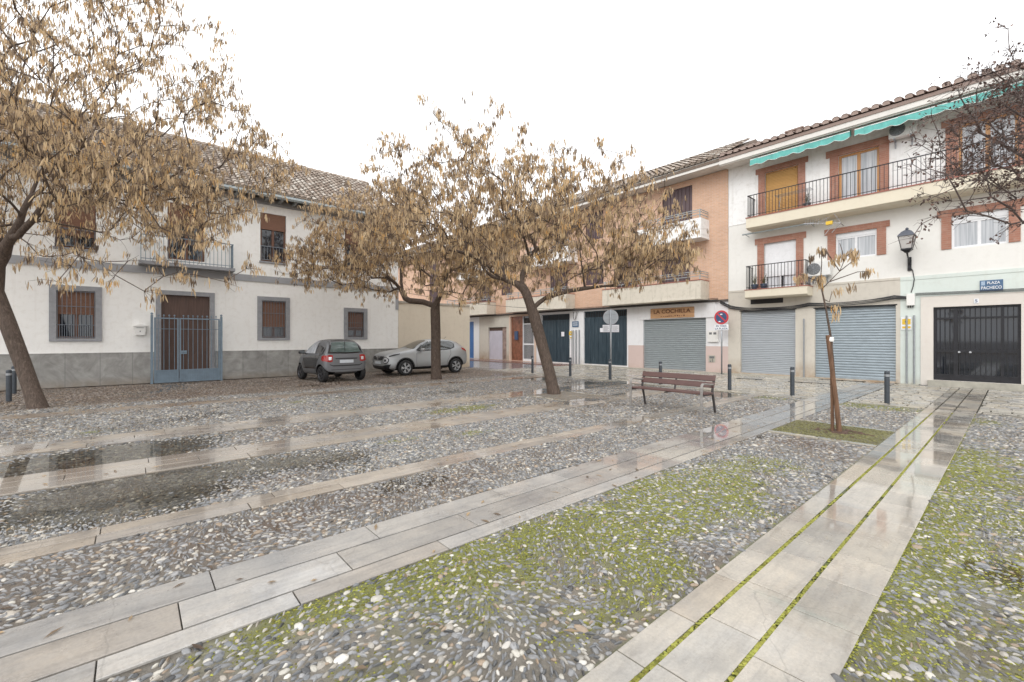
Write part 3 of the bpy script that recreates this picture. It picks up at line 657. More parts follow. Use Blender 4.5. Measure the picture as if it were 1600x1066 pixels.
def casement(side, u0, u1, z0, z1, o, parent, fm, gm, name='window', cols=2, fw=.06, box=0, boxm=None, label=None, curtain=None):
    mb = MB(); zt = z1 - box
    mb.fb(side,u0,u1,z0,z0+fw,o-.05,o); mb.fb(side,u0,u1,zt-fw,zt,o-.05,o)
    n = cols
    for k in range(n+1):
        u = u0 + (u1-u0)*k/n; a = u-(0 if k == 0 else fw/2*1.3); b = u+(0 if k == n else fw/2*1.3)
        if k == 0: b = u0+fw
        if k == n: a = u1-fw
        mb.fb(side,a,b,z0+fw,zt-fw,o-.05,o)
    if box: mb.fb(side,u0+.003,u1-.003,zt,z1-.003,o-.05,o+.015)
    w = obj(name, mb, fm, parent, label=label)
    g = MB(); g.fb(side,u0+.02,u1-.02,z0+.02,zt-.02,o-.035,o-.025); obj('pane', g, gm, w)
    return w
# ---------------------------------------------------------------- white apartment building on the right
W = thing('apartment_building', 'white apartment building with red brick window surrounds, teal awnings and grey roller shutters', 'building', (20.2,2,0), world=True)
holes_up = [(5.74,6.95,3.66,5.58),(3.24,4.45,4.57,5.54),(.11,1.34,4.5,5.56),(5.7,6.92,6.55,8.58),(3.17,4.37,6.55,8.49),(-.1,1.18,6.55,8.5)]
holes_g = [(5.79,7.9,.08,2.76),(2.72,5.13,.06,2.74),(-.14,1.77,.19,2.61)]
mb = MB(); wall_holes(mb,'R',-9,8.42,6.63,9.2,holes_up,.0); mb.fb('R',-9,8.42,6.60,6.63,-.1,.02); obj('upper_wall', mb, MAT['white'], W)
mb = MB(); wall_holes(mb,'R',-9,8.42,3.70,6.6,holes_up,.0); shell(mb,20.2,31,-9,8.42,0,9.3,'x0'); obj('wall', mb, plaster('middle_render',(.80,.79,.755),amt=.25,drip=.3), W)
mb = MB(); wall_holes(mb,'R',2.6,8.42,0,3.62,holes_g,.012,.25); mb.fb('R',2.6,8.42,3.62,3.70,-.1,.03); obj('shop_front_wall', mb, MAT['pillar'], W)
mb = MB(); wall_holes(mb,'R',2.08,2.6,0,3.0,[],.010); mb.fb('R',-9,2.6,2.98,3.58,-.1,.011); mb.fb('R',-9,2.6,3.58,3.70,-.1,.026); obj('mint_wall', mb, MAT['mint'], W)
mb = MB(); wall_holes(mb,'R',-9,2.08,0,2.98,[holes_g[2]],.035,.2)
obj('marble_door_surround', mb, plaster('cream_marble',(.70,.655,.60),stain=(.55,.46,.38),amt=.5,rough=.35,drip=.1), W)
mb = MB(); mb.fb('R',-.35,1.9,-.05,.185,-.1,.14); obj('door_step', mb, MAT['kerb'], W, bevel=.008)
roller('roller_shutter','R',5.79,7.9,.10,2.76,-.10,MAT['shutterB'],W,.075)
roller('roller_shutter','R',2.72,5.13,.09,2.74,-.10,MAT['shutterB2'],W,.095,label='worn wide roller shutter with coarse slats')
mb = MB(); mb.fb('R',5.75,7.94,2.76,2.80,-.1,.02); mb.fb('R',2.68,5.17,2.74,2.78,-.1,.02); obj('shutter_lintel', mb, MAT['black_iron'], W)
mb = MB(); mb.fb('R',6.23,7.48,3.05,3.27,-.03,.016); obj('vent_opening', mb, MAT['black'], W)
for y in (2.43,2.24,5.48):
    mb = MB(); mb.tube([(20.13,y,.02),(20.13,y,2.36)],.028,8); obj('downpipe', mb, MAT['metalgrey'], W)
# entrance door
D = MB(); d0,d1,z0,z1 = -.14,1.77,.19,2.61
for a,b in ((d0,d0+.07),(d1-.07,d1),(1.20,1.30),(.20,.27)): D.fb('R',a,b,z0,z1,-.14,-.07)
for a,b in ((z0,z0+.20),(1.12,1.20),(2.20,2.26),(z1-.07,z1)): D.fb('R',d0+.07,d1-.07,a,b,-.138,-.068)
y = d0+.14
while y < d1-.08:
    D.fb('R',y,y+.022,.39,1.12,-.125,-.10); D.fb('R',y,y+.022,1.2,2.2,-.125,-.10); D.fb('R',y,y+.022,2.26,2.54,-.125,-.10); y += .115
dr = obj('entrance_door', D, MAT['black_iron'], W, label='black iron and glass entrance door')
g = MB(); g.fb('R',d0+.02,d1-.02,z0+.02,z1-.02,-.16,-.15); obj('pane', g, MAT['darkglass'], dr)
for yy in (1.17,.92):
    g = MB(); g.lathe([(.001,.03),(.03,.03),(.034,.13),(.001,.13)],12,(20.2,yy,1.13),'x'); obj('handle', g, MAT['alloy'], dr)
# brick surrounds
def surround(u0,u1,z0,z1,w=.24,ear=.10,h=.22,sill=False):
    mb = MB(); mb.fb('R',u0-w,u0,z0,z1,-.01,.035); mb.fb('R',u1,u1+w,z0,z1,-.01,.035); mb.fb('R',u0-w-ear,u1+w+ear,z1,z1+h,-.01,.045)
    return obj('brick_surround', mb, MAT['red_brick'], W)
surround(5.77,6.95,3.66,5.58,.26,.09,.25); surround(3.24,4.45,4.57,5.54,.26,.10,.22); surround(.11,1.34,4.5,5.56,.24,.10,.22)
surround(5.7,6.92,6.6,8.58,.25,.10,.22); surround(3.17,4.37,6.6,8.49,.27,.12,.26); surround(-.1,1.18,6.6,8.5,.30,.10,.22)
casement('R',3.24,4.45,4.57,5.54,-.06,W,MAT['pvc'],MAT['litglass'],box=.16)
casement('R',.11,1.34,4.5,5.56,-.06,W,MAT['pvc'],MAT['litglass'],box=.2)
# low balcony window: white blind most of the way down
wd = casement('R',5.77,6.95,3.66,5.58,-.10,W,MAT['pvc'],MAT['darkglass'],name='balcony_door')
m_ = MB(); m_.fb('R',5.80,6.92,4.18,5.57,-.09,-.07); obj('blind', m_, MAT['pvc'], wd)
m_ = MB(); m_.fb('R',5.85,6.25,3.72,4.18,-.128,-.123); m_.fb('R',6.42,6.86,3.72,4.18,-.128,-.123); obj('curtain', m_, MAT['curtain'], wd)
# ochre blind window and glazed doors upstairs
wd = casement('R',5.7,6.92,6.6,8.58,-.09,W,MAT['ochrewood'],MAT['darkglass'],name='balcony_door'); roller('blind','R',5.74,6.88,6.62,8.5,-.05,MAT['ochre'],wd,.06)
for a,b in ((3.17,4.37),(-.1,1.18)):
    wd = casement('R',a,b,6.6,8.49,-.09,W,MAT['ochrewood'],MAT['litglass'],name='balcony_door',fw=.08)
# balconies
B_ = MB(); B_.prism([(19.43,6.20),(19.43,6.60),(20.2,6.60),(20.2,6.14),(19.55,6.14)],'y',-3.5,7.38)
bl = obj('balcony', B_, MAT['balcony'], W); m_ = MB(); m_.box(19.405,20.18,-3.52,7.40,6.60,6.635); obj('edge_tiles', m_, MAT['terracotta'], bl)
m_ = MB(); railing(m_,'R',-3.45,7.33,.02,.77,6.635,7.55); obj('railing', m_, MAT['black_iron'], bl)
B_ = MB(); B_.prism([(19.52,3.30),(19.52,3.60),(20.2,3.60),(20.2,3.25),(19.6,3.25)],'y',5.20,7.46)
bl = obj('balcony', B_, MAT['balcony'], W); m_ = MB(); m_.box(19.50,20.17,5.18,7.48,3.60,3.63); obj('edge_tiles', m_, MAT['terracotta'], bl)
m_ = MB(); railing(m_,'R',5.25,7.42,.02,.68,3.63,4.62); obj('railing', m_, MAT['black_iron'], bl)
# eave and roof
B_ = MB(); B_.box(19.33,20.5,-9,8.42,9.16,9.24); B_.box(19.27,19.33,-9,8.42,9.12,9.42); B_.box(19.33,19.40,-9,8.42,9.08,9.16); obj('eave', B_, MAT['soffit'], W)
sl = math.tan(R(17)); B_ = MB(); B_.prism([(19.24,9.42),(25.5,9.42+6.26*sl),(31,9.42),(31,9.30),(19.24,9.30)],'y',-9,8.42)
B_.v = [(x,y,z) for x,y,z in B_.v]; rf = obj('roof', B_, MAT['tile2'], W)
roof_tiles('tiles',(19.20,-9,9.47),(0,1,0),(1,0,sl),17.4,6.4,.285,.40,MAT['tile2'],rf)
B_ = MB(); B_.box(21.3,21.75,5.9,6.4,9.6,10.32); B_.box(21.2,21.85,5.8,6.5,10.44,10.50); 
for y in (5.92,6.1,6.3): B_.box(21.3,21.4,y,y+.06,10.32,10.44); 
obj('chimney', B_, MAT['tile2'], rf)
# awnings: folded cloth under the eave with a scalloped valance
def awning(y0, y1, z, sag=0):
    a = MB(); n = int((y1-y0)/.055); vs = []; top = []
    for k in range(n+1):
        y = y0+(y1-y0)*k/n; ph = (y-y0)/.44; w = abs(math.sin(ph*PI)); zz = z-.24-.055*w + .015*math.sin(y*9)
        vs += [(19.62,y,z+.10),(19.36+.01*math.sin(y*7),y,z-.035),(19.345+.012*math.sin(y*13),y,zz)]
    fs = [(3*i+j,3*i+3+j,3*i+4+j,3*i+1+j) for i in range(n) for j in (0,1)]; a.add(vs, fs)
    a.add([(x+.012,y,zz) for x,y,zz in vs], fs)
    for e in (0,n):
        b = 3*e; a.add([vs[b],vs[b+1],vs[b+2],(19.62,vs[b][1],z-.14)],[(0,1,2,3)])
    o = obj('awning', a, MAT['awning'], W)
    p = MB(); p.box(19.352,19.375,y0,y1,z-.05,z-.02)
    for k in range(n):
        q0, q1 = vs[3*k+2], vs[3*k+5]; p.tube([(q0[0]-.004,q0[1],q0[2]),(q1[0]-.004,q1[1],q1[2])],.010,4,False)
    obj('piping', p, MAT['awnwhite'], o)
    p = MB(); p.tube([(19.66,y0+.05,z+.06),(19.66,y1-.05,z+.06)],.04,8); p.tube([(20.18,(y0+y1)/2,z-.02),(19.66,(y0+y1)/2,z+.06)],.02,6); obj('roller_tube', p, MAT['plastic_w'], o)
awning(3.86,7.2,9.02); awning(-.35,3.72,9.02); awning(-3.9,-.5,9.02)
# closed awning cassette under the long balcony
p = MB(); p.tube([(19.75,5.05,6.02),(19.75,7.65,6.02)],.035,8); p.tube([(19.75,7.55,6.02),(20.2,7.55,5.98)],.015,6); p.tube([(19.75,5.15,6.02),(20.2,5.15,5.98)],.015,6); obj('awning', p, MAT['gutter'], W, label='rolled up awning tube under the long balcony')
# ---------------------------------------------------------------- salmon brick building
K = thing('brick_building', 'salmon brick apartment building with stained concrete balconies, blue garage doors and a shop below', 'building', (20.2,20,0), world=True)
hk = []
for y0 in (10.09, 17.9, 25.5, 33.): hk += [(y0,y0+1.57,6.2,8.93),(y0+.1,y0+1.6,3.9,6.0)]
hk += [(13.1,14.4,3.9,5.9),(15.3,16.6,4.7,6.0),(15.3,16.6,7.3,8.9),(23.2,24.4,4.7,6.0),(23.2,24.4,7.3,8.9)]
mb = MB(); wall_holes(mb,'R',8.42,44,3.34,9.2,hk,.02,.18); obj('brick_wall', mb, MAT['brick'], K)
mb = MB(); shell(mb,20.55,31,8.42,44,0,9.3); obj('wall', mb, MAT['cream'], K)
for a,b,c,d in hk:
    s = MB(); s.fb('R',a,b,c,d,-.12,-.08); n = 8
    for k in range(n+1): u = a+(b-a)*k/n; s.fb('R',max(a,u-.016),min(b,u+.016),c,d,-.08,-.045)
    obj('shutter', s, MAT['brownshut'], K)
B_ = MB(); B_.fb('R',8.42,44,9.22,9.28,-.3,.80); B_.box(19.32,19.38,8.42,44,9.18,9.48); obj('eave', B_, MAT['soffit'], K)
sl = math.tan(R(27)); B_ = MB(); B_.prism([(19.29,9.42),(23.4,9.42+4.1*sl),(31,9.42),(31,9.3),(19.29,9.3)],'y',8.42,44); rf = obj('roof', B_, MAT['tile'], K)
roof_tiles('tiles',(19.24,8.42,9.50),(0,1,0),(1,0,sl),35.4,4.4,.26,.42,MAT['tile'],rf)
def balc(y0,y1,z0,z1,mat,rail=True,cap=True,post=(.35,)):
    b = MB(); b.fb('R',y0,y1,z0,z0+.14,.0,.86); b.fb('R',y0,y1,z0+.14,z1,.78,.86); b.fb('R',y0,y0+.09,z0+.14,z1,.02,.78); b.fb('R',y1-.09,y1,z0+.14,z1,.02,.78)
    o = obj('balcony', b, mat, K, bevel=.01)
    if cap: c_ = MB(); c_.fb('R',y0-.01,y1+.01,z1,z1+.035,.76,.885); c_.fb('R',y0-.01,y0+.11,z1,z1+.035,.03,.76); obj('edge_tiles', c_, MAT['terracotta'], o)
    if rail:
        r_ = MB(); zz = z1+(.035 if cap else 0)
        for z in (zz+.14,zz+.27,zz+.36): r_.fb('R',y0+.03,y1-.03,z,z+.03,.80,.83); r_.fb('R',y0+.03,y0+.06,z,z+.03,.05,.80)
        y = y0+.04
        while y < y1: r_.fb('R',y,y+.04,zz,zz+.38,.798,.834); y += 1.05
        obj('railing', r_, MAT['gutter'], o)
    return o
balc(9.27,12.6,6.15,7.05,MAT['white'],cap=False); balc(9.27,14.75,3.36,4.22,MAT['concrete'])
balc(17.4,22.9,3.36,4.25,MAT['concrete']); balc(17.2,21.0,6.15,7.05,MAT['white'],cap=False); balc(25.0,30.6,3.36,4.25,MAT['concrete']); balc(25.0,29,6.15,7.05,MAT['white'],cap=False)
# ground floor of the brick building
def gw(y0,y1,z0,z1,holes,mat,o=0.,name='ground_floor_wall'):
    m_ = MB(); wall_holes(m_,'R',y0,y1,z0,z1,holes,o,.25); return obj(name, m_, mat, K)
gw(8.42,13.66,1.22,3.28,[(9.44,12.76,0,2.56)],MAT['gwhite'])
gw(8.42,13.66,0,1.22,[(9.44,12.76,.04,2.56)],MAT['pink'],.012,'pink_dado')
gw(13.66,20.78,0,3.28,[(13.75,16.75,.1,3.18),(17.86,20.3,.1,3.12)],MAT['gwhite'])
gw(20.78,23.55,0,3.28,[(20.95,23.38,.05,3.12)],MAT['peach'],.02)
gw(23.55,27.08,0,3.28,[(23.85,25.95,.05,2.42)],MAT['pillar'])
gw(27.08,44,0,3.28,[(27.8,28.75,.05,2.92)],MAT['gwhite'],.01)
m_ = MB(); m_.fb('R',8.42,44,3.26,3.345,-.1,.07); obj('shadow_ledge', m_, simple('ledge_shadow_tone',(.10,.085,.075),.7,.3,6), K)  # thin shadow below the brick wall, put into this strip's dark colour
m_ = MB(); m_.fb('R',9.0,12.95,2.56,3.25,-.02,.05); obj('shop_fascia', m_, MAT['gwhite'], K)
roller('roller_shutter','R',9.44,12.76,.06,2.56,-.10,MAT['shutterG'],K,.095)
def garage(y0,y1,z0,z1,note):
    m_ = MB(); n = int((y1-y0)/.14)
    for k in range(n):
        a = y0+(y1-y0)*k/n; b = y0+(y1-y0)*(k+1)/n; m_.fb('R',a,b,z0,z1-.42,-.12,-.085-(k%2)*.012)
    m_.fb('R',y0,y1,z1-.42,z1-.36,-.12,-.07); m_.fb('R',y0,y1,z1-.05,z1,-.12,-.07); m_.fb('R',(y0+y1)/2-.05,(y0+y1)/2+.05,z0,z1-.42,-.12,-.068)
    k = y0+.04
    while k < y1: m_.fb('R',k,k+.02,z1-.36,z1-.05,-.11,-.09); k += .12
    o = obj('garage_door', m_, MAT['garage'], K); s = MB(); s.fb('R',y0,y1,z1-.38,z1-.02,-.14,-.13); obj('vent_gap', s, MAT['black'], o); return o
garage(13.75,16.75,.1,3.18,''); garage(17.86,20.3,.1,3.12,'')
# glazed entry with rust tiles
m_ = MB(); m_.fb('R',22.2,23.38,.05,3.12,-.15,-.10); m_.fb('R',20.95,21.08,.05,3.12,-.15,-.10); obj('tiled_panel', m_, MAT['rusttile'], K)
e = MB(); e.fb('R',21.08,21.13,.05,3.12,-.14,-.08); e.fb('R',22.15,22.2,.05,3.12,-.14,-.08); e.fb('R',21.13,22.15,2.55,2.62,-.14,-.08); e.fb('R',21.13,22.15,.05,.2,-.14,-.08)
for k in range(9): u = 21.2+k*.11; e.fb('R',u,u+.018,.2,2.55,-.11,-.09)
e.fb('R',21.13,22.15,1.15,1.25,-.12,-.085); en = obj('entry_door', e, MAT['pvc'], K, label='white barred glass entry door'); g = MB(); g.fb('R',21.1,22.18,.08,3.1,-.16,-.15); obj('pane', g, MAT['darkglass'], en)
m_ = MB(); m_.fb('R',22.68,23.0,1.5,2.1,-.10,-.02); obj('blue_box', m_, MAT['signblue'], K)
m_ = MB(); m_.fb('R',24.42,25.95,.05,2.16,-.15,-.10); m_.fb('R',25.15,25.17,.05,2.16,-.10,-.09); obj('old_metal_door', m_, MAT['lilac'], K)
m_ = MB(); m_.fb('R',23.85,24.42,.05,2.42,-.16,-.11); obj('side_panel', m_, simple('rusty_panel',(.30,.22,.19),.7,.45,3), K)
m_ = MB(); m_.fb('R',24.42,25.95,2.16,2.42,-.16,-.13); obj('transom', m_, MAT['wood_dark'], K)
m_ = MB(); m_.fb('R',27.8,28.75,.05,2.92,-.14,-.09); obj('blue_door', m_, MAT['bluedoor'], K)
for y in (17.05,17.3,17.5,17.62):
    m_ = MB(); m_.tube([(20.14,y,.05),(20.14,y,2.1)],.035 if y < 17.4 else .02,8); obj('downpipe', m_, MAT['metalgrey'], K)
# ---------------------------------------------------------------- white house on the left
H = thing('white_house', 'long white two storey house with grey stone window frames, marble plinth and tiled roof', 'house', (1.5,20,0), world=True)
wl = [(-1.83,-.93,1.57,3.12),(.77,2.21,.12,3.15),(3.95,4.83,1.6,3.12),(7.42,8.17,1.64,2.81),(3.9,4.85,4.72,6.69),(.95,2.05,4.45,6.5),(-1.87,-.92,4.5,6.2),(7.3,8.2,4.72,6.6),(-5.2,-4.2,1.57,3.12),(-5.2,-4.2,4.6,6.2)]
mb = MB(); wall_holes(mb,'L',-14,9.92,0,7.1,wl,0,.2); shell(mb,-14,9.92,20,30,0,7.35,'y0'); obj('wall', mb, MAT['left_white'], H)
mb = MB(); wall_holes(mb,'L',-14,9.92,0,1.07,[(.60,2.38,0,1.07)],.035,0); mb.fb('L',-14,.6,1.07,1.095,-.02,.045); mb.fb('L',2.38,9.93,1.07,1.095,-.02,.045); obj('marble_plinth', mb, MAT['marble'], H)
mb = MB(); mb.fb('L',-14,9.93,3.86,4.11,-.02,.045); obj('grey_band', mb, MAT['band'], H)
mb = MB(); mb.fb('L',-14,9.93,7.02,7.25,-.02,.05); obj('grey_cornice', mb, MAT['band'], H)
mb = MB(); mb.fb('L',9.78,9.93,3.0,3.86,-.02,.03); obj('corner_strip', mb, MAT['band'], H)
def frame4(u0,u1,z0,z1,w,o=.05,bottom=True):
    f = MB(); f.fb('L',u0-w,u0,z0-(w*.6 if bottom else 0),z1+w,-.02,o); f.fb('L',u1,u1+w,z0-(w*.6 if bottom else 0),z1+w,-.02,o); f.fb('L',u0,u1,z1,z1+w,-.02,o)
    if bottom: f.fb('L',u0,u1,z0-w*.6,z0,-.02,o)
    return obj('stone_frame', f, MAT['lgrey'], H)
def grille(u0,u1,z0,z1,par,o=.02,sp=.105,low=True):
    g = MB(); n = int((u1-u0)/sp)
    for k in range(n+1): u = u0+.02+(u1-u0-.04)*k/n; g.fb('L',u-.007,u+.007,z0,z1,o-.014,o)
    for z in (z0+.03,z0+.43,z1-.52,z1-.04): g.fb('L',u0,u1,z,z+.018,o,o+.012)
    if low:
        for k in range(n): u = u0+.02+(u1-u0-.04)*(k+.5)/n; g.fb('L',u-.006,u+.006,z0,z0+.43,o-.014,o)
    return obj('iron_grille', g, MAT['iron'], par)
def lwin(u0,u1,z0,z1,zb,par,gr=True,fr=.15,balc=False):
    w = casement('L',u0,u1,z0,z1,-.10,par,MAT['wood_frame'],MAT['darkglass'],fw=.07)
    b = MB(); n = int((z1-zb)/.045)
    for k in range(n): zz = zb+(z1-zb)*k/n; b.fb('L',u0+.02,u1-.02,zz+.002,zz+.043,-.07,-.045+(k%2)*.004)
    if z1-zb > .3: obj('woven_blind', b, MAT['blind'], w)
    if gr: grille(u0,u1,z0,z1,w)
    return w
frame4(-1.83,-.93,1.57,3.12,.16); lwin(-1.83,-.93,1.57,3.12,2.35,H)
frame4(3.95,4.83,1.6,3.12,.16); lwin(3.95,4.83,1.6,3.12,2.05,H)
frame4(7.42,8.17,1.64,2.81,.17); lwin(7.42,8.17,1.64,2.81,1.95,H)
frame4(-5.2,-4.2,1.57,3.12,.16); lwin(-5.2,-4.2,1.57,3.12,2.3,H)
for (a,b,c,d,zb) in ((3.9,4.85,4.72,6.69,6.03),(7.3,8.2,4.72,6.6,5.9),(-1.87,-.92,4.5,6.2,4.9),(-5.2,-4.2,4.6,6.2,5.2)):
    w = lwin(a,b,c,d,zb,H,gr=False); g = MB()
    for k in range(9): u = a+.03+(b-a-.06)*k/8; g.fb('L',u-.007,u+.007,c+.06,c+.62,-.01,.004)
    g.fb('L',a,b,c+.60,c+.63,-.012,.012); g.fb('L',a,b,c+.06,c+.085,-.012,.010); obj('guard_rail', g, MAT['iron'], w)
    s = MB(); s.fb('L',a-.04,b+.04,c-.07,c,-.1,.05); obj('sill', s, MAT['lgrey'], w)
w = lwin(.95,2.05,4.45,6.5,5.75,H,gr=False)
B_ = MB(); B_.fb('L',.15,2.95,4.13,4.24,.0,.55); bl = obj('balcony', B_, MAT['lgrey'], H); m_ = MB(); railing(m_,'L',.2,2.9,.02,.52,4.24,5.15,.12,.007); obj('railing', m_, MAT['gate'], bl)
frame4(.77,2.21,.12,3.15,.15,.06,False)
dd = MB(); dd.fb('L',.77,2.21,.12,3.15,-.14,-.10)
for a,b in ((.80,1.46),(1.52,2.18)):
    for c,e_ in ((.2,1.0),(1.1,2.1),(2.25,3.05)): dd.fb('L',a+.06,b-.06,c,e_,-.10,-.085)
obj('front_door', dd, MAT['wood_dark'], H)
m_ = MB(); m_.fb('L',.6,2.4,-.02,.12,-.1,.2); obj('door_step', m_, MAT['lgrey'], H)
# eave, rafters, gutter, tiles
sl = .59; B_ = MB(); B_.prism([(19.30,7.30),(25.0,7.30+5.7*sl),(30.6,7.35),(30.6,7.25),(25.0,7.12+5.7*sl),(19.30,7.20)],'x',-14.3,10.25); rf = obj('roof', B_, MAT['tile'], H)
roof_tiles('tiles',(-14.3,19.24,7.34),(1,0,0),(0,1,sl),24.5,6.75,.235,.36,MAT['tile'],rf)
rg = MB(); xx = -14.3
while xx < 10.2:
    L_ = .4; rg.lathe([(.13,xx),(.10,xx+L_*1.05)],10,(0,25.05,10.72),'x'); xx += L_
rg.v = [(x,y,z) for x,y,z in rg.v]; obj('ridge_tiles', rg, simple('ridge_tile_clay',(.30,.24,.19),.75,.3,8), rf)
x = -14.2
while x < 10.2: m_ = MB(); m_.box(x,x+.09,19.36,20.0,7.12,7.20); x += .52; obj('rafter_tail', m_, MAT['rafter'], rf)
m_ = MB(); m_.prism([(19.20,7.21),(19.22,7.30),(19.34,7.30),(19.34,7.16),(19.26,7.15)],'x',-14.3,10.25); obj('gutter', m_, MAT['gutter'], rf)
# ---------------------------------------------------------------- low yard wall
Y_ = thing('yard_wall', 'beige rendered yard wall with a stone coping beside the silver car', 'wall', (12,20,0), world=True)
mb = MB(); mb.box(9.93,14.25,20.0,20.28,0,3.36); mb.box(13.97,14.25,20.28,60,0,3.36); obj('wall_body', mb, MAT['beige'], Y_)
mb = MB(); mb.box(9.93,14.22,19.95,20.33,3.36,3.45); mb.box(13.93,14.29,20.33,60,3.36,3.45); obj('coping', mb, simple('stone_coping',(.42,.38,.32),.7,.25,5), Y_)
# far house closing the alley and the yard, seen only between the crowns
F_ = thing('far_house', 'pale far house standing across the end of the alley', 'house', (14,62,0), world=True)
mb = MB(); mb.box(-10,40,62,70,0,8.5); obj('wall', mb, MAT['cream'], F_); mb = MB(); mb.prism([(61.5,8.5),(66,10.4),(70.5,8.5)],'x',-10.3,40); obj('roof', mb, MAT['tile2'], F_)
for x in (12.5,15,17.5):
    for z in (1.2,4.2): mb = MB(); mb.box(x,x+1,61.96,62.0,z,z+1.5); obj('window', mb, MAT['darkglass'], F_)
# ================================================================ THINGS ON THE FACADES
def tube_thing(name, pts, r, m, label, cat, n=8):
    b = MB(); b.tube(pts, r, n); o = obj(name, b, m, smooth=True); return tag(o, label, cat)
def sag(y0,y1,z0,z1,x,s,n=14): return [(x, y0+(y1-y0)*k/n, z0+(z1-z0)*k/n - s*4*(k/n)*(1-k/n)) for k in range(n+1)]
b = MB()
for k,(dz,dx) in enumerate(((0,0),(-.035,.02),(.03,.015),(-.06,-.005),(.055,-.01))):
    b.tube([(20.12-dx,8.75,3.24+dz)] + [(20.11-dx,8.3,2.98+dz*1.2)] + sag(8.1,5.4,2.93+dz,2.90+dz,20.11-dx,.05+.02*k)[0:] + sag(5.3,2.75,2.92+dz,3.02+dz,20.10-dx,.04+.015*k)+[(20.11,2.44,2.98+dz*.6),(20.12,2.36,3.06)],.013+.003*(k%2),6)
tag(obj('cable_bundle', b, MAT['cablemat'], smooth=True), 'sagging bundle of black cables above the two blue grey roller shutters', 'cables')
b = MB()
for k in range(3): b.tube(sag(2.2,-6,3.04+.03*k,2.98+.03*k,20.10-.02*k,.03),.011,6)
tag(obj('cable_bundle', b, MAT['cablemat'], smooth=True), 'dark cables running over the black iron entrance door below the blue street sign', 'cables')
b = MB()
for k in range(3): b.tube(sag(8.8,44,3.40-.05*k,3.40-.05*k,20.02,.02,30),.014,6)
tag(obj('cable_bundle', b, MAT['cablemat'], smooth=True), 'black cables along the base of the salmon brick wall', 'cables')
# street lantern
LN = thing('wall_lantern', 'black wall lantern with milky glass on a bracket above the yellow garage sign', 'lantern', (20.2,2.36,4.25))
b = MB(); b.box(-.04,-.0,-.05,.05,-.35,.12); b.tube([(-.03,0,-.25),(-.12,0,-.05),(-.28,0,.05),(-.45,0,.12),(-.58,0,.22)],[.03,.025,.022,.022,.03],8); b.box(-.09,-.03,-.025,.025,-.28,.02); obj('bracket', b, MAT['black_iron'], LN)
def sqr(b, c, r0, z0, r1, z1, mi=0):
    v = [(c[0]+sx*r0,c[1]+sy*r0,z0) for sx,sy in ((-1,-1),(1,-1),(1,1),(-1,1))]+[(c[0]+sx*r1,c[1]+sy*r1,z1) for sx,sy in ((-1,-1),(1,-1),(1,1),(-1,1))]
    b.add(v,[(0,1,5,4),(1,2,6,5),(2,3,7,6),(3,0,4,7),(3,2,1,0),(4,5,6,7)],mi)
b = MB(); sqr(b,(-.58,0),.125,.34,.195,.74); obj('glass', b, MAT['lglass'], LN)
b = MB(); sqr(b,(-.58,0),.145,.29,.145,.335); sqr(b,(-.58,0),.05,.20,.13,.29)
for sx,sy in ((-1,-1),(1,-1),(1,1),(-1,1)): b.tube([(-.58+sx*.13,sy*.13,.33),(-.58+sx*.205,sy*.205,.75)],.011,5)
obj('frame', b, MAT['black_iron'], LN); b = MB(); sqr(b,(-.58,0),.225,.75,.215,.78); sqr(b,(-.58,0),.215,.78,.13,.90); sqr(b,(-.58,0),.13,.90,.05,.96); b.lathe([(.03,.96),(.05,1.0),(.03,1.03),(.005,1.05)],10,(-.58,0,0)); obj('lamp_cap', b, simple('lantern_cap_paint',(.085,.095,.12),.4,.1,8), LN)
b = MB(); b.tube([(20.16,2.36,4.05),(20.17,2.28,3.9),(20.17,2.24,3.6),(20.17,2.27,3.35),(20.17,2.32,3.15)],.014,6); tag(obj('lantern_cable', b, MAT['cablemat']), 'dark cable dropping from the wall lantern to the white junction box', 'cable')
b = MB(); b.fb('R',2.22,2.43,2.70,3.10,.02,.13); jb = obj('junction_box', b, MAT['plastic_w'], bevel=.008); tag(jb, 'white electric junction box on the mint wall left of the entrance door', 'junction box')
b = MB()
for k in range(3): b.tube([(20.13,2.27+.06*k,2.71),(20.13,2.27+.06*k,2.62)],.018,6)
obj('glands', b, MAT['cablemat'], jb)
# air conditioners
def ac(y0, z0, w, h, label, off=.35):
    A = thing('air_conditioner', label, 'air conditioner', (20.2,y0+w/2,z0), group='outdoor air conditioning units')
    b = MB(); b.box(-off,-.06,-w/2,w/2,0,h); obj('casing', b, MAT['acwhite'], A, bevel=.015)
    b = MB(); cy = w*.18; rr = h*.40; b.lathe([(rr,-off-.012),(rr*1.03,-off+.002)],28,(0,cy,h/2),'x'); g = obj('fan_grille', b, MAT['acgrille'], A)
    b = MB()
    for q in range(1,6): 
        r_ = rr*q/6+.01; b.lathe([(r_,-off-.02),(r_+.006,-off-.02),(r_+.006,-off-.012),(r_,-off-.012)],24,(0,cy,h/2),'x',caps=False)
    for q in range(6): a = PI*q/6; b.tube([(-off-.018,cy+rr*math.cos(a),h/2+rr*math.sin(a)),(-off-.018,cy-rr*math.cos(a),h/2-rr*math.sin(a))],.004,4)
    obj('grille_wires', b, MAT['metalgrey'], g)
    for s_ in (-.3,.3):
        b = MB(); b.box(-off-.02,0,s_*w-.02,s_*w+.02,-.05,-.0); b.box(-.04,0,s_*w-.02,s_*w+.02,-.28,-.05); b.tube([(-off+.02,s_*w,-.04),(-.02,s_*w,-.25)],.012,5); obj('bracket', b, MAT['metalgrey'], A)
ac(4.55,3.98,.78,.55,'white air conditioner with round grey fan beside the small low balcony')
ac(2.15,8.50,.72,.52,'air conditioner high under the teal awning above the long balcony')
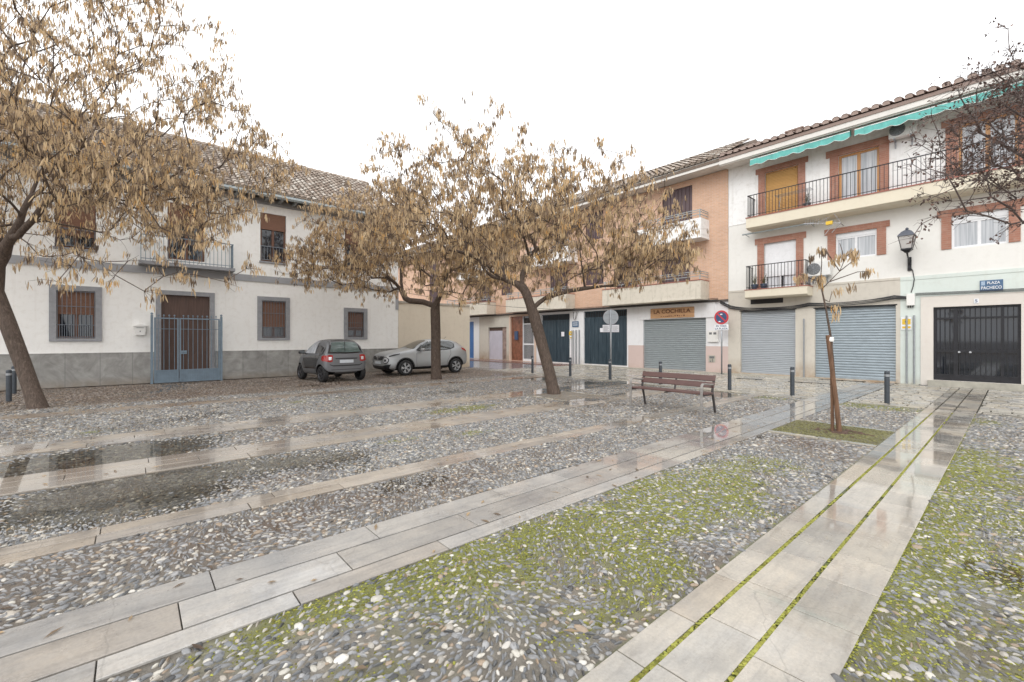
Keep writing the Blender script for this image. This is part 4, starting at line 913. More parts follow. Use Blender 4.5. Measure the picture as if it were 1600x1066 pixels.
# antenna
A = thing('tv_antenna', 'fallen comb television antenna with orange block under the long balcony', 'antenna', (19.6,4.6,5.95), world=True)
b = MB(); b.tube([(19.6,5.35,6.02),(19.62,4.2,5.82)],.012,6)
for k in range(9): y = 5.3-k*.085; b.tube([(19.6,y,5.90+.02*k*0),(19.6,y-.02,6.13)],.005,4)
b.tube([(19.55,4.15,5.82),(19.5,4.38,6.22)],.014,5); b.tube([(19.55,4.15,5.82),(19.5,4.42,5.48)],.014,5); b.tube([(19.5,4.3,5.9),(19.5,4.65,5.42)],.012,5); b.tube([(19.55,4.5,6.1),(19.5,4.85,5.95)],.012,5); b.tube([(20.2,4.2,5.82),(19.6,4.2,5.82)],.015,6); obj('rods', b, MAT['alloy'], A)
b = MB(); b.box(19.55,19.68,4.42,4.62,5.82,5.94); obj('connector', b, MAT['yellow'], A)
# plaques and signs on the walls
def plaque(name, u0,u1,z0,z1,o,m,label,cat,side='R',th=.012):
    b = MB(); b.fb(side,u0,u1,z0,z1,o,o+th); p = obj(name,b,m,bevel=.003); return tag(p,label,cat)
RT, UP = (0,-1,0), (0,0,1)     # reading direction on the right-hand facades
sp = plaque('street_sign',.22,.71,3.05,3.39,.03,MAT['streetblue'],'dark blue street name sign reading PLAZA PACHECO over the entrance door','street sign')
text('lettering','PLAZA',.115,sp,MAT['signwhite'],(20.153,.42,3.30),RT,UP,width=.27); text('lettering','PACHECO',.13,sp,MAT['signwhite'],(20.153,.465,3.15),RT,UP,width=.43)
b = MB(); b.fb('R',.60,.68,3.235,3.36,.042,.046); obj('emblem', b, simple('pale_blue_emblem',(.35,.45,.58),.4,.2,40), sp)
hn = plaque('house_number',.73,.84,2.68,2.83,.04,MAT['signwhite'],'small white and blue house number tile with a 5 above the entrance door','number tile')
text('numeral','5',.13,hn,MAT['signblue'],(20.146,.785,2.755),RT,UP,width=.055)
def vado(u0,u1,z0,z1,label,off=.03):
    s_ = plaque('garage_sign',u0,u1,z0,z1,off,MAT['signwhite'],label,'sign'); um = (u0+u1)/2; h = z1-z0; x = 20.2-off-.014
    b = MB(); b.lathe([(.11*h/.44,x-.003),(.11*h/.44,x+.002)],20,(0,um,z0+h*.64),'x'); b.box(x-.0015,x,um-.11*h/.44,um-.05*h/.44,z0+h*.42,z0+h*.85); b.box(x-.0015,x,um+.05*h/.44,um+.11*h/.44,z0+h*.42,z0+h*.85); b.box(x-.003,x,u0+.03,u1-.03,z0+.05,z0+.12); obj('yellow_field', b, MAT['yellow'], s_)
    b = MB(); b.lathe([(.04*h/.44,x-.006),(.04*h/.44,x-.003)],16,(0,um,z0+h*.64),'x'); obj('grey_disc', b, MAT['acgrille'], s_)
    b = MB(); b.lathe([(.022*h/.44,x-.009),(.022*h/.44,x-.006)],16,(0,um,z0+h*.64),'x'); obj('pale_disc', b, MAT['signwhite'], s_)
vado(2.30,2.58,1.87,2.31,'yellow and white garage sign beside the wide worn roller shutter'); vado(17.62,17.84,1.55,2.1,'yellow garage sign on the white pillar between the blue garage doors')
s_ = plaque('blue_street_plate',17.12,17.62,2.28,2.62,.03,MAT['streetblue'],'small blue plate on the white pillar between the blue garage doors','sign'); 
b = MB(); b.fb('R',17.18,17.56,2.50,2.54,.042,.045); b.fb('R',17.18,17.56,2.38,2.42,.042,.045); obj('pale_lines', b, MAT['signwhite'], s_)
b = MB(); b.tube([(20.15,17.5,3.2),(20.12,17.5,2.9),(20.12,17.42,2.7)],.014,5); b.tube([(20.15,17.25,3.2),(20.1,17.3,2.85),(20.12,17.36,2.66)],.014,5); b.tube([(20.12,17.1,3.2),(20.1,17.2,2.95),(20.12,17.3,2.75)],.012,5); tag(obj('hanging_cables',b,MAT['cablemat']),'loose cable ends hanging above the small blue plate','cables')
plaque('paper_notice',19.55,19.8,1.72,2.0,-.06,MAT['paper'],'small pale notice on the far blue garage door','notice',th=.006).location = (0,-1.2,0)
plaque('paper_notice',15.25,15.6,1.95,2.18,-.06,MAT['paper'],'small cream notice on the near blue garage door','notice',th=.006)
ss = plaque('shop_sign',9.97,12.27,2.60,3.10,.05,MAT['wood_sign'],'carved orange wooden shop sign reading LA COCHILLA above its shutter','shop sign',th=.045)
text('lettering','LA COCHILLA',.27,ss,MAT['sign_brown'],(20.2-.099,11.12,2.92),RT,UP,.01,width=1.95); b = MB(); yy = 11.7
while yy > 10.4: b.fb('R',yy-.07,yy,2.665,2.68+random.uniform(.01,.05),.093,.098); yy -= random.uniform(.09,.13)
obj('worn_carving', b, MAT['sign_brown'], ss)
mbx = plaque('meter_box',8.84,9.33,1.42,1.94,.02,MAT['plastic_w'],'white meter box with two dark windows right of the shop shutter','meter box',th=.07)
b = MB(); b.fb('R',9.12,9.25,1.76,1.86,.088,.094); b.fb('R',8.92,9.05,1.76,1.86,.088,.094); obj('meter_window', b, MAT['acgrille'], mbx)
# small tiled hatch in the pink dado
b = MB(); b.fb('R',9.0,9.3,.48,.8,.015,.03); hp = obj('vent_hatch', b, MAT['kerb'], bevel=.004); tag(hp,'small scratched vent hatch low in the pink dado','vent'); b = MB(); b.fb('R',9.04,9.26,.66,.76,.03,.034); b.fb('R',9.1,9.13,.5,.64,.03,.034); b.fb('R',9.18,9.24,.5,.55,.03,.034); obj('dark_slots', b, MAT['acgrille'], hp)
# letter box on the white house
M1 = thing('letter_box','white letter box with a small pitched lid left of the blue gate','letter box',(.2,20,1.68))
b = MB(); b.prism([(-.13,0),(.13,0),(.165,.30),(-.165,.30)],'y',-.12,-.0); obj('box', b, MAT['plastic_w'], M1, bevel=.008)
b = MB(); b.prism([(-.18,.30),(.18,.30),(.18,.34),(0,.395),(-.18,.34)],'y',-.15,0); obj('lid', b, MAT['plastic_w'], M1, bevel=.006); b = MB(); b.prism([(-.10,.255),(.10,.255),(.10,.27),(-.10,.27)],'y',-.124,-.12); b.prism([(-.015,.12),(.015,.12),(.015,.16),(-.015,.16)],'y',-.124,-.12); obj('slot', b, MAT['acgrille'], M1)
# balcony flower pots
def potplant(loc, label, col, leafy=True):
    T = thing('potted_plant', label, 'plant', loc); b = MB(); b.lathe([(.07,0),(.10,.02),(.13,.2),(.14,.21),(.12,.2),(.10,.19)],14); obj('pot', b, col, T, smooth=True)
    b = MB()
    for k in range(26):
        a = random.uniform(0,2*PI); l = random.uniform(.15,.42); r_ = random.uniform(.02,.2); top = Vector((r_*math.cos(a),r_*math.sin(a),.2+l)); b.tube([(0,0,.18),(top.x*.4,top.y*.4,.2+l*.6),top],.004,3,False)
        for q in range(4):
            p = Vector((0,0,.2)).lerp(top,.4+.2*q); d1 = Vector((random.uniform(-1,1),random.uniform(-1,1),random.uniform(-.3,.6))).normalized()*.045; d2 = d1.cross(Vector((0,0,1))).normalized()*.018; b.quad(p,p+d1*.5+d2,p+d1,p+d1*.5-d2)
    obj('leaves', b, simple('dry_leaves_'+str(int(loc[1]*10)),(.16,.15,.07),.7,.4,20), T, norm=False)
bp = simple('blue_grey_pot',(.12,.17,.25),.5,.1,5)
potplant((19.72,7.15,3.63),'blue pot with straggly plant at the left end of the low balcony',bp); potplant((19.72,6.8,3.63),'second blue pot nearer the white blind on the low balcony',bp); potplant((19.85,5.3,6.635),'dark potted plant on the long upper balcony beside the ochre blind',MAT['acgrille'])

# clothes airer on the long balcony
AR = thing('clothes_airer','thin grey folding clothes airer standing on the long balcony before the ochre blind','airer',(19.82,5.75,6.635))
b = MB()
for s_ in (-.5,.5):
    b.tube([(-.18,s_,0),(.16,s_,.72)],.010,6); b.tube([(.18,s_,0),(-.16,s_,.72)],.010,6)
for q in range(6): b.tube([(-.2+.08*q,-.62,.73),(-.2+.08*q,.62,.73)],.005,5)
for s_ in (-.62,.62): b.tube([(-.2,s_,.73),(.2,s_,.73)],.009,6)
obj('frame', b, MAT['metalgrey'], AR)
# ================================================================ TREES
def grow(base, trunk, attract, bf=.35, step=.28, start=0, jit=.05, lift=.0):
    """minimum-path tree: every attractor joins the nearest branch, weighing the way back to the root"""
    P = []; par = []; pl = []
    pts = [Vector(p) for p in trunk]
    for i in range(len(pts)-1):
        a, b = pts[i], pts[i+1]; n = max(1, int((b-a).length/step))
        for k in range(n if i < len(pts)-2 else n+1):
            q = a.lerp(b, k/n); par.append(len(P)-1); pl.append(0 if not P else pl[-1]+(q-Vector(P[-1])).length); P.append(tuple(q))
    lo = int(len(P)*start)
    fork = Vector(P[-1]); attract = sorted(attract, key=lambda a: (Vector(a)-fork).length)
    cap = len(P)+len(attract)*14+10; A = np.zeros((cap,3)); A[:len(P)] = P; L = np.zeros(cap); L[:len(P)] = pl; n = len(P)
    for a in attract:
        a = np.array(a); d = np.sqrt(((A[lo:n]-a)**2).sum(1)); c = d + bf*L[lo:n]; j = int(c.argmin())+lo
        dist = d[j-lo]
        if dist < .05: continue
        m = max(1, min(12, int(dist/step))); p0 = A[j].copy(); prev = j
        # leave the parent roughly along its own direction, then bend towards the target
        pj = par[j] if par[j] >= 0 else j; dr = A[j]-A[pj]; nd = np.linalg.norm(dr); dr = dr/nd if nd > 1e-6 else np.array([0,0,1.])
        ctrl = p0 + dr*dist*.28 + np.array([0,0,lift*dist])
        for k in range(1, m+1):
            tt = k/m; q = (1-tt)**2*p0 + 2*tt*(1-tt)*ctrl + tt*tt*a
            if k < m: q = q + RNG.normal(0, jit*min(step,.3), 3)
            A[n] = q; par.append(prev); L[n] = L[prev]+np.linalg.norm(q-A[prev]); prev = n; n += 1
    return A[:n].copy(), np.array(par), L[:n].copy()
def radii(A, par, tip=.006, p=2.3, rmax=None, trunk_r=None):
    n = len(A); acc = np.zeros(n); ch = np.zeros(n, int)
    for i in range(n):
        if par[i] >= 0: ch[par[i]] += 1
    for i in range(n-1, -1, -1):
        if ch[i] == 0: acc[i] = tip**p
        if par[i] >= 0: acc[par[i]] += acc[i]
    r = acc**(1/p); return r, ch
def chains(A, par, r):
    kids = [[] for _ in A]
    for i, p in enumerate(par):
        if p >= 0: kids[p].append(i)
    out = []; stack = [(0, None)]
    while stack:
        s, p = stack.pop(); ch = ([p] if p is not None else []) + [s]; cur = s
        while kids[cur]:
            ks = sorted(kids[cur], key=lambda k: -r[k])
            for o in ks[1:]: stack.append((o, cur))
            cur = ks[0]; ch.append(cur)
        out.append((ch, p is not None))
    return out
def tubes_mesh(name, paths):
    V = []; F = []
    off = 0
    for pts, rad, n in paths:
        pts = np.asarray(pts); m = len(pts); t = np.gradient(pts, axis=0) if m > 1 else np.array([[0,0,1.]]); t /= np.linalg.norm(t,axis=1)[:,None]+1e-9
        ref = np.array([.31,.22,.92]) if abs(t[0,2]) < .85 else np.array([1,.2,.1]); u = ref - t*(t@ref)[:,None]; u /= np.linalg.norm(u,axis=1)[:,None]+1e-9; w = np.cross(t,u)
        a = 2*PI*np.arange(n)/n; ring = pts[:,None,:] + (u[:,None,:]*np.cos(a)[None,:,None] + w[:,None,:]*np.sin(a)[None,:,None])*np.asarray(rad)[:,None,None]
        V.append(ring.reshape(-1,3)); i = np.arange(m-1)[:,None]*n; k = np.arange(n)[None,:]; k2 = (k+1)%n
        F.append((np.stack([i+k, i+k2, i+n+k2, i+n+k], -1)+off).reshape(-1,4)); off += m*n
    return fast_mesh(name, np.concatenate(V), np.concatenate(F), smooth=True)
def pods_mesh(name, anchors, dirs_n, length, width, hang=.9, plen=(.7,1.25), spread=.03):
    """flat dry seed pods hanging in bunches. anchors: (n,3) bunch points, dirs_n: pods per bunch"""
    idx = np.repeat(np.arange(len(anchors)), dirs_n); n = len(idx); c = anchors[idx]
    off = RNG.normal(0, spread, (n,3)); off[:,2] *= .7; c = c + off
    down = np.zeros((n,3)); down[:,2] = -1; rnd = RNG.normal(0,1,(n,3)); rnd[:,2] *= .3; d = down*hang + rnd*(1-hang)*1.7; d /= np.linalg.norm(d,axis=1)[:,None]
    az = RNG.uniform(0,2*PI,n); side = np.stack([np.cos(az),np.sin(az),np.zeros(n)],1); side -= d*(side*d).sum(1)[:,None]; side /= np.linalg.norm(side,axis=1)[:,None]
    nor = np.cross(d, side); L = length*RNG.uniform(plen[0],plen[1],n); Wd = width*RNG.uniform(.7,1.2,n); bend = RNG.normal(0,.10,n)*L; tw = RNG.normal(0,.35,n)
    V = np.zeros((n,8,3)); 
    for k, (f, wf) in enumerate(((0,.22),(.3,1.),(.72,.95),(1.,.2))):
        cc = c + d*(L*f)[:,None] + nor*(bend*f*f)[:,None]; s2 = side*np.cos(tw*f)[:,None] + nor*np.sin(tw*f)[:,None]
        V[:,2*k] = cc + s2*(Wd*wf/2)[:,None]; V[:,2*k+1] = cc - s2*(Wd*wf/2)[:,None]
    F = np.array([[0,1,3,2],[2,3,5,4],[4,5,7,6]])[None] + (np.arange(n)*8)[:,None,None]
    tone = RNG.normal(.5,.2,len(anchors)); rv = np.clip(tone[idx] + RNG.normal(0,.17,n), 0, 1)
    return fast_mesh(name, V.reshape(-1,3), F.reshape(-1,4), fattr=np.repeat(rv,8)), n
def make_tree(name, label, base, trunk, blobs, extra, nattr, trunk_r, twig, npod, pod=(.14,.026), mats=('bark','pod'), seed=1, bf=.35, zmin=2.6, podz=None, cat='tree', twl=(.16,.42), bunch=(3,8), group='pod-bearing trees on the cobbles', start=.75, scale_tip=.0065, podr=.5, spread=.03, hang=.9, twdir=.15, limbs=0):
    global RNG
    RNG = np.random.default_rng(seed); random.seed(seed)
    att = [tuple(e) for e in extra]; tot = sum(b[6] for b in blobs)
    for (l, z, f, rl, rz, rf, wgt) in blobs:
        k = int(nattr*wgt/tot); c = 0
        while c < k:
            v = RNG.normal(0,1,3); v /= np.linalg.norm(v); q = RNG.random()**(1/2.6); v = v*q
            if v[2] < -.35 and RNG.random() < .5: v[2] *= -.5
            p = lat(base, l+v[0]*rl, z+v[2]*rz, f+v[1]*rf)
            if p.z < zmin: continue
            if fbm(np.array([p.x*.55+seed]), np.array([p.y*.55+p.z*.9]), seed+3, 3)[0] < .40: continue      # gaps in the crown
            att.append(tuple(p)); c += 1
    A, par, L = grow(base, trunk, att, bf=bf, start=start)
    r, ch = radii(A, par, scale_tip, 2.7)
    k = trunk_r/r[0]; 
    # scale only the thick wood to the trunk's girth
    wgt = np.clip(r/r[0], 0, 1)**1.3; r = r*(1+(k-1)*wgt)
    h = A[:,2]; r = r*(1+.30*np.exp(-np.maximum(h,0)/.14)*(L < 1.0))
    T = thing(name, label, cat, tuple(base), group=group, world=True)
    thick = []; thin = []
    for chn, branched in chains(A, par, r):
        pts = A[chn]; rd = r[chn].copy()
        if branched: rd[0] = min(rd[0], rd[1]*1.15)
        # split into thick and thin runs
        big = rd > .045
        cut = int(big.sum()) if big[0] else 0
        if cut > 1: thick.append((pts[:cut+1] if cut < len(pts) else pts, rd[:cut+1] if cut < len(pts) else rd, 12))
        if cut < len(pts)-1: s = max(0, cut); thin.append((pts[s:], rd[s:], 6 if rd[s] > .02 else 4))
    def loc(me): return me
    put('trunk', tubes_mesh('trunk', thick), MAT[mats[0]], T)
    # twigs
    cand = np.where((r < .03) & (L > L.max()*.12))[0]; tw = []; ends = []
    sel = RNG.choice(cand, min(twig, len(cand)*6), replace=True)
    for i in sel:
        p = A[i]; pr = A[par[i]]; d0 = p-pr; d0 /= np.linalg.norm(d0)+1e-9; v = RNG.normal(0,1,3); v -= d0*(v@d0)*.6; v /= np.linalg.norm(v); d = d0*.55+v*.75; d[2] += twdir; d /= np.linalg.norm(d)
        ln = RNG.uniform(*twl); mid = p + d*ln*.5 + RNG.normal(0,.02,3); e = p + d*ln + np.array([0,0,-.02])
        tw.append((np.array([p,mid,e]), np.array([.0045,.0035,.0022]), 3)); ends.append(e); 
        if RNG.random() < .5: ends.append(mid)
    put('branches', tubes_mesh('branches', thin+tw), MAT[mats[0]], T)
    ends = np.array(ends)
    if podz is not None:
        keepp = np.array([RNG.random() < podz(e) for e in ends]); ends = ends[keepp]
    nb = min(len(ends), npod); ends = ends[RNG.choice(len(ends), nb, replace=False)]
    me, n = pods_mesh('crown', ends, RNG.integers(bunch[0], bunch[1], nb), pod[0], pod[1], hang=hang, spread=spread)
    put('crown', me, MAT[mats[1]], T); print(name, 'nodes', len(A), 'twigs', len(tw), 'pods', n); return T
# tree by the silver car
b1 = (8.96,14.8,0)
tk = [wpt(682,599,17.05), wpt(681,560,17.05), wpt(681,520,17.05), wpt(680,484,17.05)]
ex = [wpt(605,432,16.5),wpt(560,437,16.0),wpt(640,470,17),wpt(740,468,17),wpt(770,440,17.3),wpt(455,398,16),wpt(470,410,15.5),wpt(500,372,16.2),wpt(500,440,16.2),wpt(545,300,17),wpt(600,290,17)]
make_tree('pod_tree','leafless spreading tree full of tan pods beside the silver car', b1, tk,
  [(-.3,4.6,0,5.2,1.5,4.0,6),(-1.6,6.0,.2,3.6,1.6,2.8,3.2),(-4.3,4.4,-.6,1.5,.9,1.5,.9),(2.2,5.0,0,2.6,1.2,2.4,1.2)], ex, 660, .19, 13500, 6300, seed=21, pod=(.155,.028), bunch=(3,8), zmin=3.3)
# leaning tree behind the bench
b2 = (9.07,8.6,0)
tk = [wpt(867,623,12.44), wpt(858,580,12.44), wpt(846,535,12.44), wpt(834,492,12.44), wpt(822,458,12.44)]
ex = [wpt(665,158,12.6),wpt(688,190,12.6),wpt(742,150,12.2),wpt(768,165,12.2),wpt(800,185,12.2),wpt(815,205,12.2),wpt(868,232,12.5),wpt(985,240,12),wpt(1003,272,12),wpt(955,265,12.2),wpt(1080,398,11.8),wpt(1050,420,11.8),wpt(560,312,13),wpt(548,340,13),wpt(600,220,13),wpt(700,460,12.4),wpt(735,468,12.6),wpt(640,452,12.9),wpt(1000,440,11.8),wpt(940,280,12.4),wpt(1040,370,11.8)]
make_tree('pod_tree','leaning leafless tree full of tan pods behind the wooden bench', b2, tk,
  [(-.9,4.4,0,4.6,1.5,4.0,6),(-2.4,6.0,.2,3.0,1.5,2.6,2.8),(2.2,3.75,-.4,1.7,.75,1.8,1.5),(.6,5.6,-.1,2.6,1.1,2.2,1.0)], ex, 680, .16, 13500, 6200, seed=34, pod=(.145,.025), bunch=(3,8), zmin=3.05)
# big tree at the left edge
b3 = (-1.61,14.49,0)
tk = [wpt(64,650,9.9), wpt(38,575,9.9), wpt(12,505,9.85), wpt(-8,455,9.8), wpt(-6,415,9.75), wpt(12,380,9.7)]
ex = [wpt(60,398,9.2),wpt(120,393,8.9),wpt(200,408,8.6),wpt(260,410,8.4),wpt(300,385,8.3),wpt(330,372,8.2),wpt(255,432,8.5),wpt(225,455,8.5),wpt(25,160,10),wpt(40,95,10),wpt(10,230,10),wpt(120,50,10.5),wpt(268,12,10.4),wpt(285,48,10.4),wpt(340,128,10.2),wpt(392,200,10.2),wpt(415,232,10.2),wpt(458,256,10.2),wpt(400,330,9.6),wpt(385,420,9.2),wpt(350,440,8.9),wpt(90,440,8),wpt(180,430,8.2)]
make_tree('pod_tree','large leafless tree full of tan pods with thick leaning trunk near the blue gate', b3, tk,
  [(.0,5.9,0,5.6,2.0,4.4,6.5),(-.4,8.6,.2,4.2,1.9,3.6,4.0),(3.6,4.4,-1.0,2.0,1.0,1.7,1.6),(-3.5,5.5,-.5,3.0,1.6,3,1.),(1.4,5.0,-2.2,2.6,1.0,1.6,1.3)], ex, 900, .145, 20000, 9800, seed=55, pod=(.135,.021), bunch=(3,8), zmin=3.1)
# plum tree leaning in from the right edge
b4 = (12.9,-1.5,0)
tk = [Vector((12.9,-1.5,0)),Vector((12.85,-1.45,.9)),Vector((12.8,-1.35,1.7)),Vector((12.7,-1.2,2.4))]
dd = 8.0
ex = [wpt(1425,372,7.6),wpt(1440,350,7.6),wpt(1470,335,7.6),wpt(1455,310,7.8),wpt(1430,270,7.9),wpt(1500,120,8),wpt(1545,110,8),wpt(1575,45,8.1),wpt(1585,95,8),wpt(1470,230,7.9),wpt(1510,330,7.6),wpt(1540,300,7.6),wpt(1590,240,7.8)]
make_tree('plum_tree','bare dark plum tree with shrivelled purple leaves at the right edge of the square', b4, tk,
  [(-1.5,5.0,-.2,2.2,1.5,1.9,5),(-1.3,5.9,0,1.8,.9,1.6,1.5),(-2.0,4.3,-.3,1.5,.9,1.2,1.6)], ex, 620, .12, 13000, 2300, mats=('bark2','pod2'), seed=77, pod=(.05,.028), bunch=(2,6), zmin=3.4, group=None, twl=(.12,.34), hang=.55, spread=.03, scale_tip=.006, twdir=.0)
# young staked tree
b5 = Vector((8.9,1.93,0)); dS = b5.x*CT+b5.y*ST
T = thing('young_tree', 'thin young tree with a few pod bunches, tied to wooden stakes in the moss bed', 'tree', tuple(b5), world=True)
P_ = lambda x,y: wpt(x,y,dS)
main = [P_(1312,676),P_(1306,620),P_(1301,560),P_(1297,520),P_(1290,480),P_(1284,452),P_(1282,440)]
paths = [(np.array([tuple(p) for p in main]), np.array([.022,.02,.019,.018,.015,.012,.01]), 7)]
brs = [[(1284,452),(1296,440),(1312,424),(1318,410),(1320,402)],[(1282,440),(1268,436),(1256,430)],[(1284,452),(1280,440),(1279,432)],[(1290,478),(1300,482),(1306,492)],[(1288,468),(1296,472),(1300,455)],[(1312,424),(1306,415),(1303,410)],[(1312,424),(1330,410),(1342,404)],[(1320,402),(1330,395),(1336,390)],[(1256,430),(1250,428),(1246,432)],[(1297,440),(1340,425),(1358,424)],[(1318,408),(1316,392),(1312,380)],[(1282,440),(1284,410),(1283,385)],[(1303,410),(1296,400),(1290,395)]]
for q in brs: paths.append((np.array([tuple(P_(x,y)+Vector((0,0,0))) for x,y in q]), np.linspace(.009,.004,len(q)), 5))
put('trunk', tubes_mesh('sapling', paths), MAT['bark'], T)
an = [P_(x,y) for x,y in [(1247,432),(1279,432),(1281,440),(1308,452),(1332,446),(1304,478),(1306,490),(1352,424),(1362,420),(1283,388),(1287,392),(1300,404),(1312,400),(1320,396),(1331,392),(1337,392),(1336,398),(1268,402),(1256,428),(1284,430),(1334,404)]]
RNG = np.random.default_rng(5); me, n_ = pods_mesh('crown', np.array([tuple(p) for p in an]), np.full(len(an),15), .125, .022, hang=.9, spread=.032); put('crown', me, MAT['pod'], T)
SK = thing('tree_stakes', 'pair of rough brown wooden stakes tied together against the thin young tree', 'stakes', tuple(b5), world=True)
for i, (pb, pt_) in enumerate((((1313,674),(1294,524)),((1303,674),(1300,530)))):
    b = MB(); a = P_(*pb); c = P_(*pt_); r0 = .035 if i == 0 else .024; off = Vector((-.04,.0,0)) if i == 0 else Vector((.04,.03,0)); b.tube([a+off-Vector((0,0,.05)), (a+off).lerp(c+off*.6,.3)+Vector((.008,0,0)), (a+off).lerp(c+off*.6,.65), c+off*.6], [r0*1.1,r0,r0*.97,r0*.95], 9); obj('stake', b, MAT['stake'], SK, smooth=False)
b = MB(); c = P_(1297,531); b.lathe([(.052,-.03),(.058,-.01),(.056,.03),(.05,.045)],12,(c.x-.01,c.y,c.z),caps=False); obj('tie', b, MAT['plastic_w'], SK)
b = MB(); 
for k in range(140):
    a_ = random.uniform(0,2*PI); rr = abs(random.gauss(0,.17)); s_ = random.uniform(.015,.04); b.add([(b5.x+rr*math.cos(a_)+dx*s_, b5.y+rr*1.1*math.sin(a_)+dy*s_, .008+dz*s_*.4) for dx,dy,dz in ((-1,-1,0),(1,-1,.3),(1,1,0),(-1,1,.3),(0,0,1))], [(0,1,4),(1,2,4),(2,3,4),(3,0,4)])
o = obj('bark_chips', b, simple('dark_soil_chips',(.085,.05,.035),.8,.4,30), norm=False, kind='stuff')
# fallen pods and leaves on the stones
RNG = np.random.default_rng(8); N_ = 14000; X = RNG.uniform(-3,13,N_); Y = RNG.uniform(1.5,19.5,N_); dn = blob(X,Y,8.9,14.8,4,4) + blob(X,Y,9,8.6,3.5,3.5) + blob(X,Y,-1.6,14.5,4,4) + .06; k = RNG.random(N_) < dn; X, Y = X[k], Y[k]; N_ = len(X)
Z = np.where(in_band(Y), .006, bedz(X,Y)+.014); a = RNG.uniform(0,2*PI,N_); l = RNG.uniform(.02,.07,N_); w_ = RNG.uniform(.008,.014,N_)
d = np.stack([np.cos(a),np.sin(a),np.zeros(N_)],1); s_ = np.stack([-np.sin(a),np.cos(a),np.zeros(N_)],1); c = np.stack([X,Y,Z],1)
V = np.stack([c-d*l[:,None]-s_*w_[:,None]*.3, c-s_*w_[:,None]+[0,0,.003], c+d*l[:,None]-s_*w_[:,None]*.2, c+s_*w_[:,None]+[0,0,.004]],1); me = fast_mesh('fallen_pods', V.reshape(-1,3), np.arange(N_*4).reshape(-1,4), fattr=np.repeat(RNG.uniform(0,.6,N_),4)); put('fallen_pods', me, MAT['pod'], kind='stuff')
# telephone wires crossing between the crowns
tag(obj('overhead_wire', (lambda b: (b.tube([(-6,19.6,6.6)]+[(9.9-16*(1-k/12)+10.2*(k/12)*0,19.7,0) for k in ()]+[],.01) if False else b.tube([tuple(Vector((9.9,19.9,3.9)).lerp(Vector((20.1,17.2,3.35)),k/10)-Vector((0,0,.25*4*(k/10)*(1-k/10)))) for k in range(11)],.011,5), b)[1])(MB()), MAT['cablemat']), 'thin wire slung from the white house corner to the brick building', 'cable')
# ================================================================ CARS
random.seed(3); RNG = np.random.default_rng(4)
def car_body(st, mats, wheels, wr, name, parent):
    bm = bmesh.new(); rings = []
    for (x, zb, zl, zt, wl, wb, wrf) in st:
        h = [(0,zb),(wl*.86,zb),(wl*.985,zb+.10),(wl,zb+(zl-zb)*.55),(wb,zl),(wrf+(wb-wrf)*.42,zl+(zt-zl)*.55),(wrf+.015,zt-(zt-zl)*.10),(wrf*.62,zt-.004),(0,zt)]
        full = h + [(-a,b) for a,b in h[-2:0:-1]]; rings.append([bm.verts.new((x,a,b)) for a,b in full])
    n = len(rings[0])
    for i in range(len(rings)-1):
        for k in range(n): bm.faces.new((rings[i][k],rings[i][(k+1)%n],rings[i+1][(k+1)%n],rings[i+1][k]))
    for rg in (rings[0], rings[-1]):
        # close the ends with a fan of quads
        half = n//2
        for k in range(half): 
            a,b = rg[k], rg[k+1]; c,d = rg[(n-k-1)%n], rg[(n-k)%n]
            vs = []
            for v in (a,b,c,d):
                if v not in vs: vs.append(v)
            if len(vs) >= 3:
                try: bm.faces.new(vs)
                except ValueError: pass
    bmesh.ops.recalc_face_normals(bm, faces=bm.faces); me = bpy.data.meshes.new('tmp'); bm.to_mesh(me); bm.free()
    o = bpy.data.objects.new('tmp', me); COL.objects.link(o); s = o.modifiers.new('s','SUBSURF'); s.levels = 3; s.render_levels = 3
    cuts = []
    for (x, y) in wheels:
        b = MB(); b.lathe([(wr+.055,-.30),(wr+.055,.30)],36,(x,y*1.02,wr),'y',mi=1); cme = mesh_from('c',b.v,b.f,b.mi); fixn(cme)
        for m in mats: cme.materials.append(m)
        co_ = bpy.data.objects.new('cut', cme); COL.objects.link(co_); bo = o.modifiers.new('b','BOOLEAN'); bo.operation = 'DIFFERENCE'; bo.object = co_; bo.solver = 'EXACT'; cuts.append(co_)
    for m in mats: me.materials.append(m)
    dg = bpy.context.evaluated_depsgraph_get(); dg.update(); em = bpy.data.meshes.new_from_object(o.evaluated_get(dg), depsgraph=dg)
    for c_ in cuts: bpy.data.objects.remove(c_)
    bpy.data.objects.remove(o); em.name = name
    at = em.attributes.get('sharp_face')
    b = put(name, em, None, parent, smooth=True)
    try:
        em.set_sharp_from_angle(angle=R(40))
    except Exception: pass
    bv = BVHTree.FromPolygons([v.co for v in em.vertices], [p.vertices[:] for p in em.polygons]); return b, bv
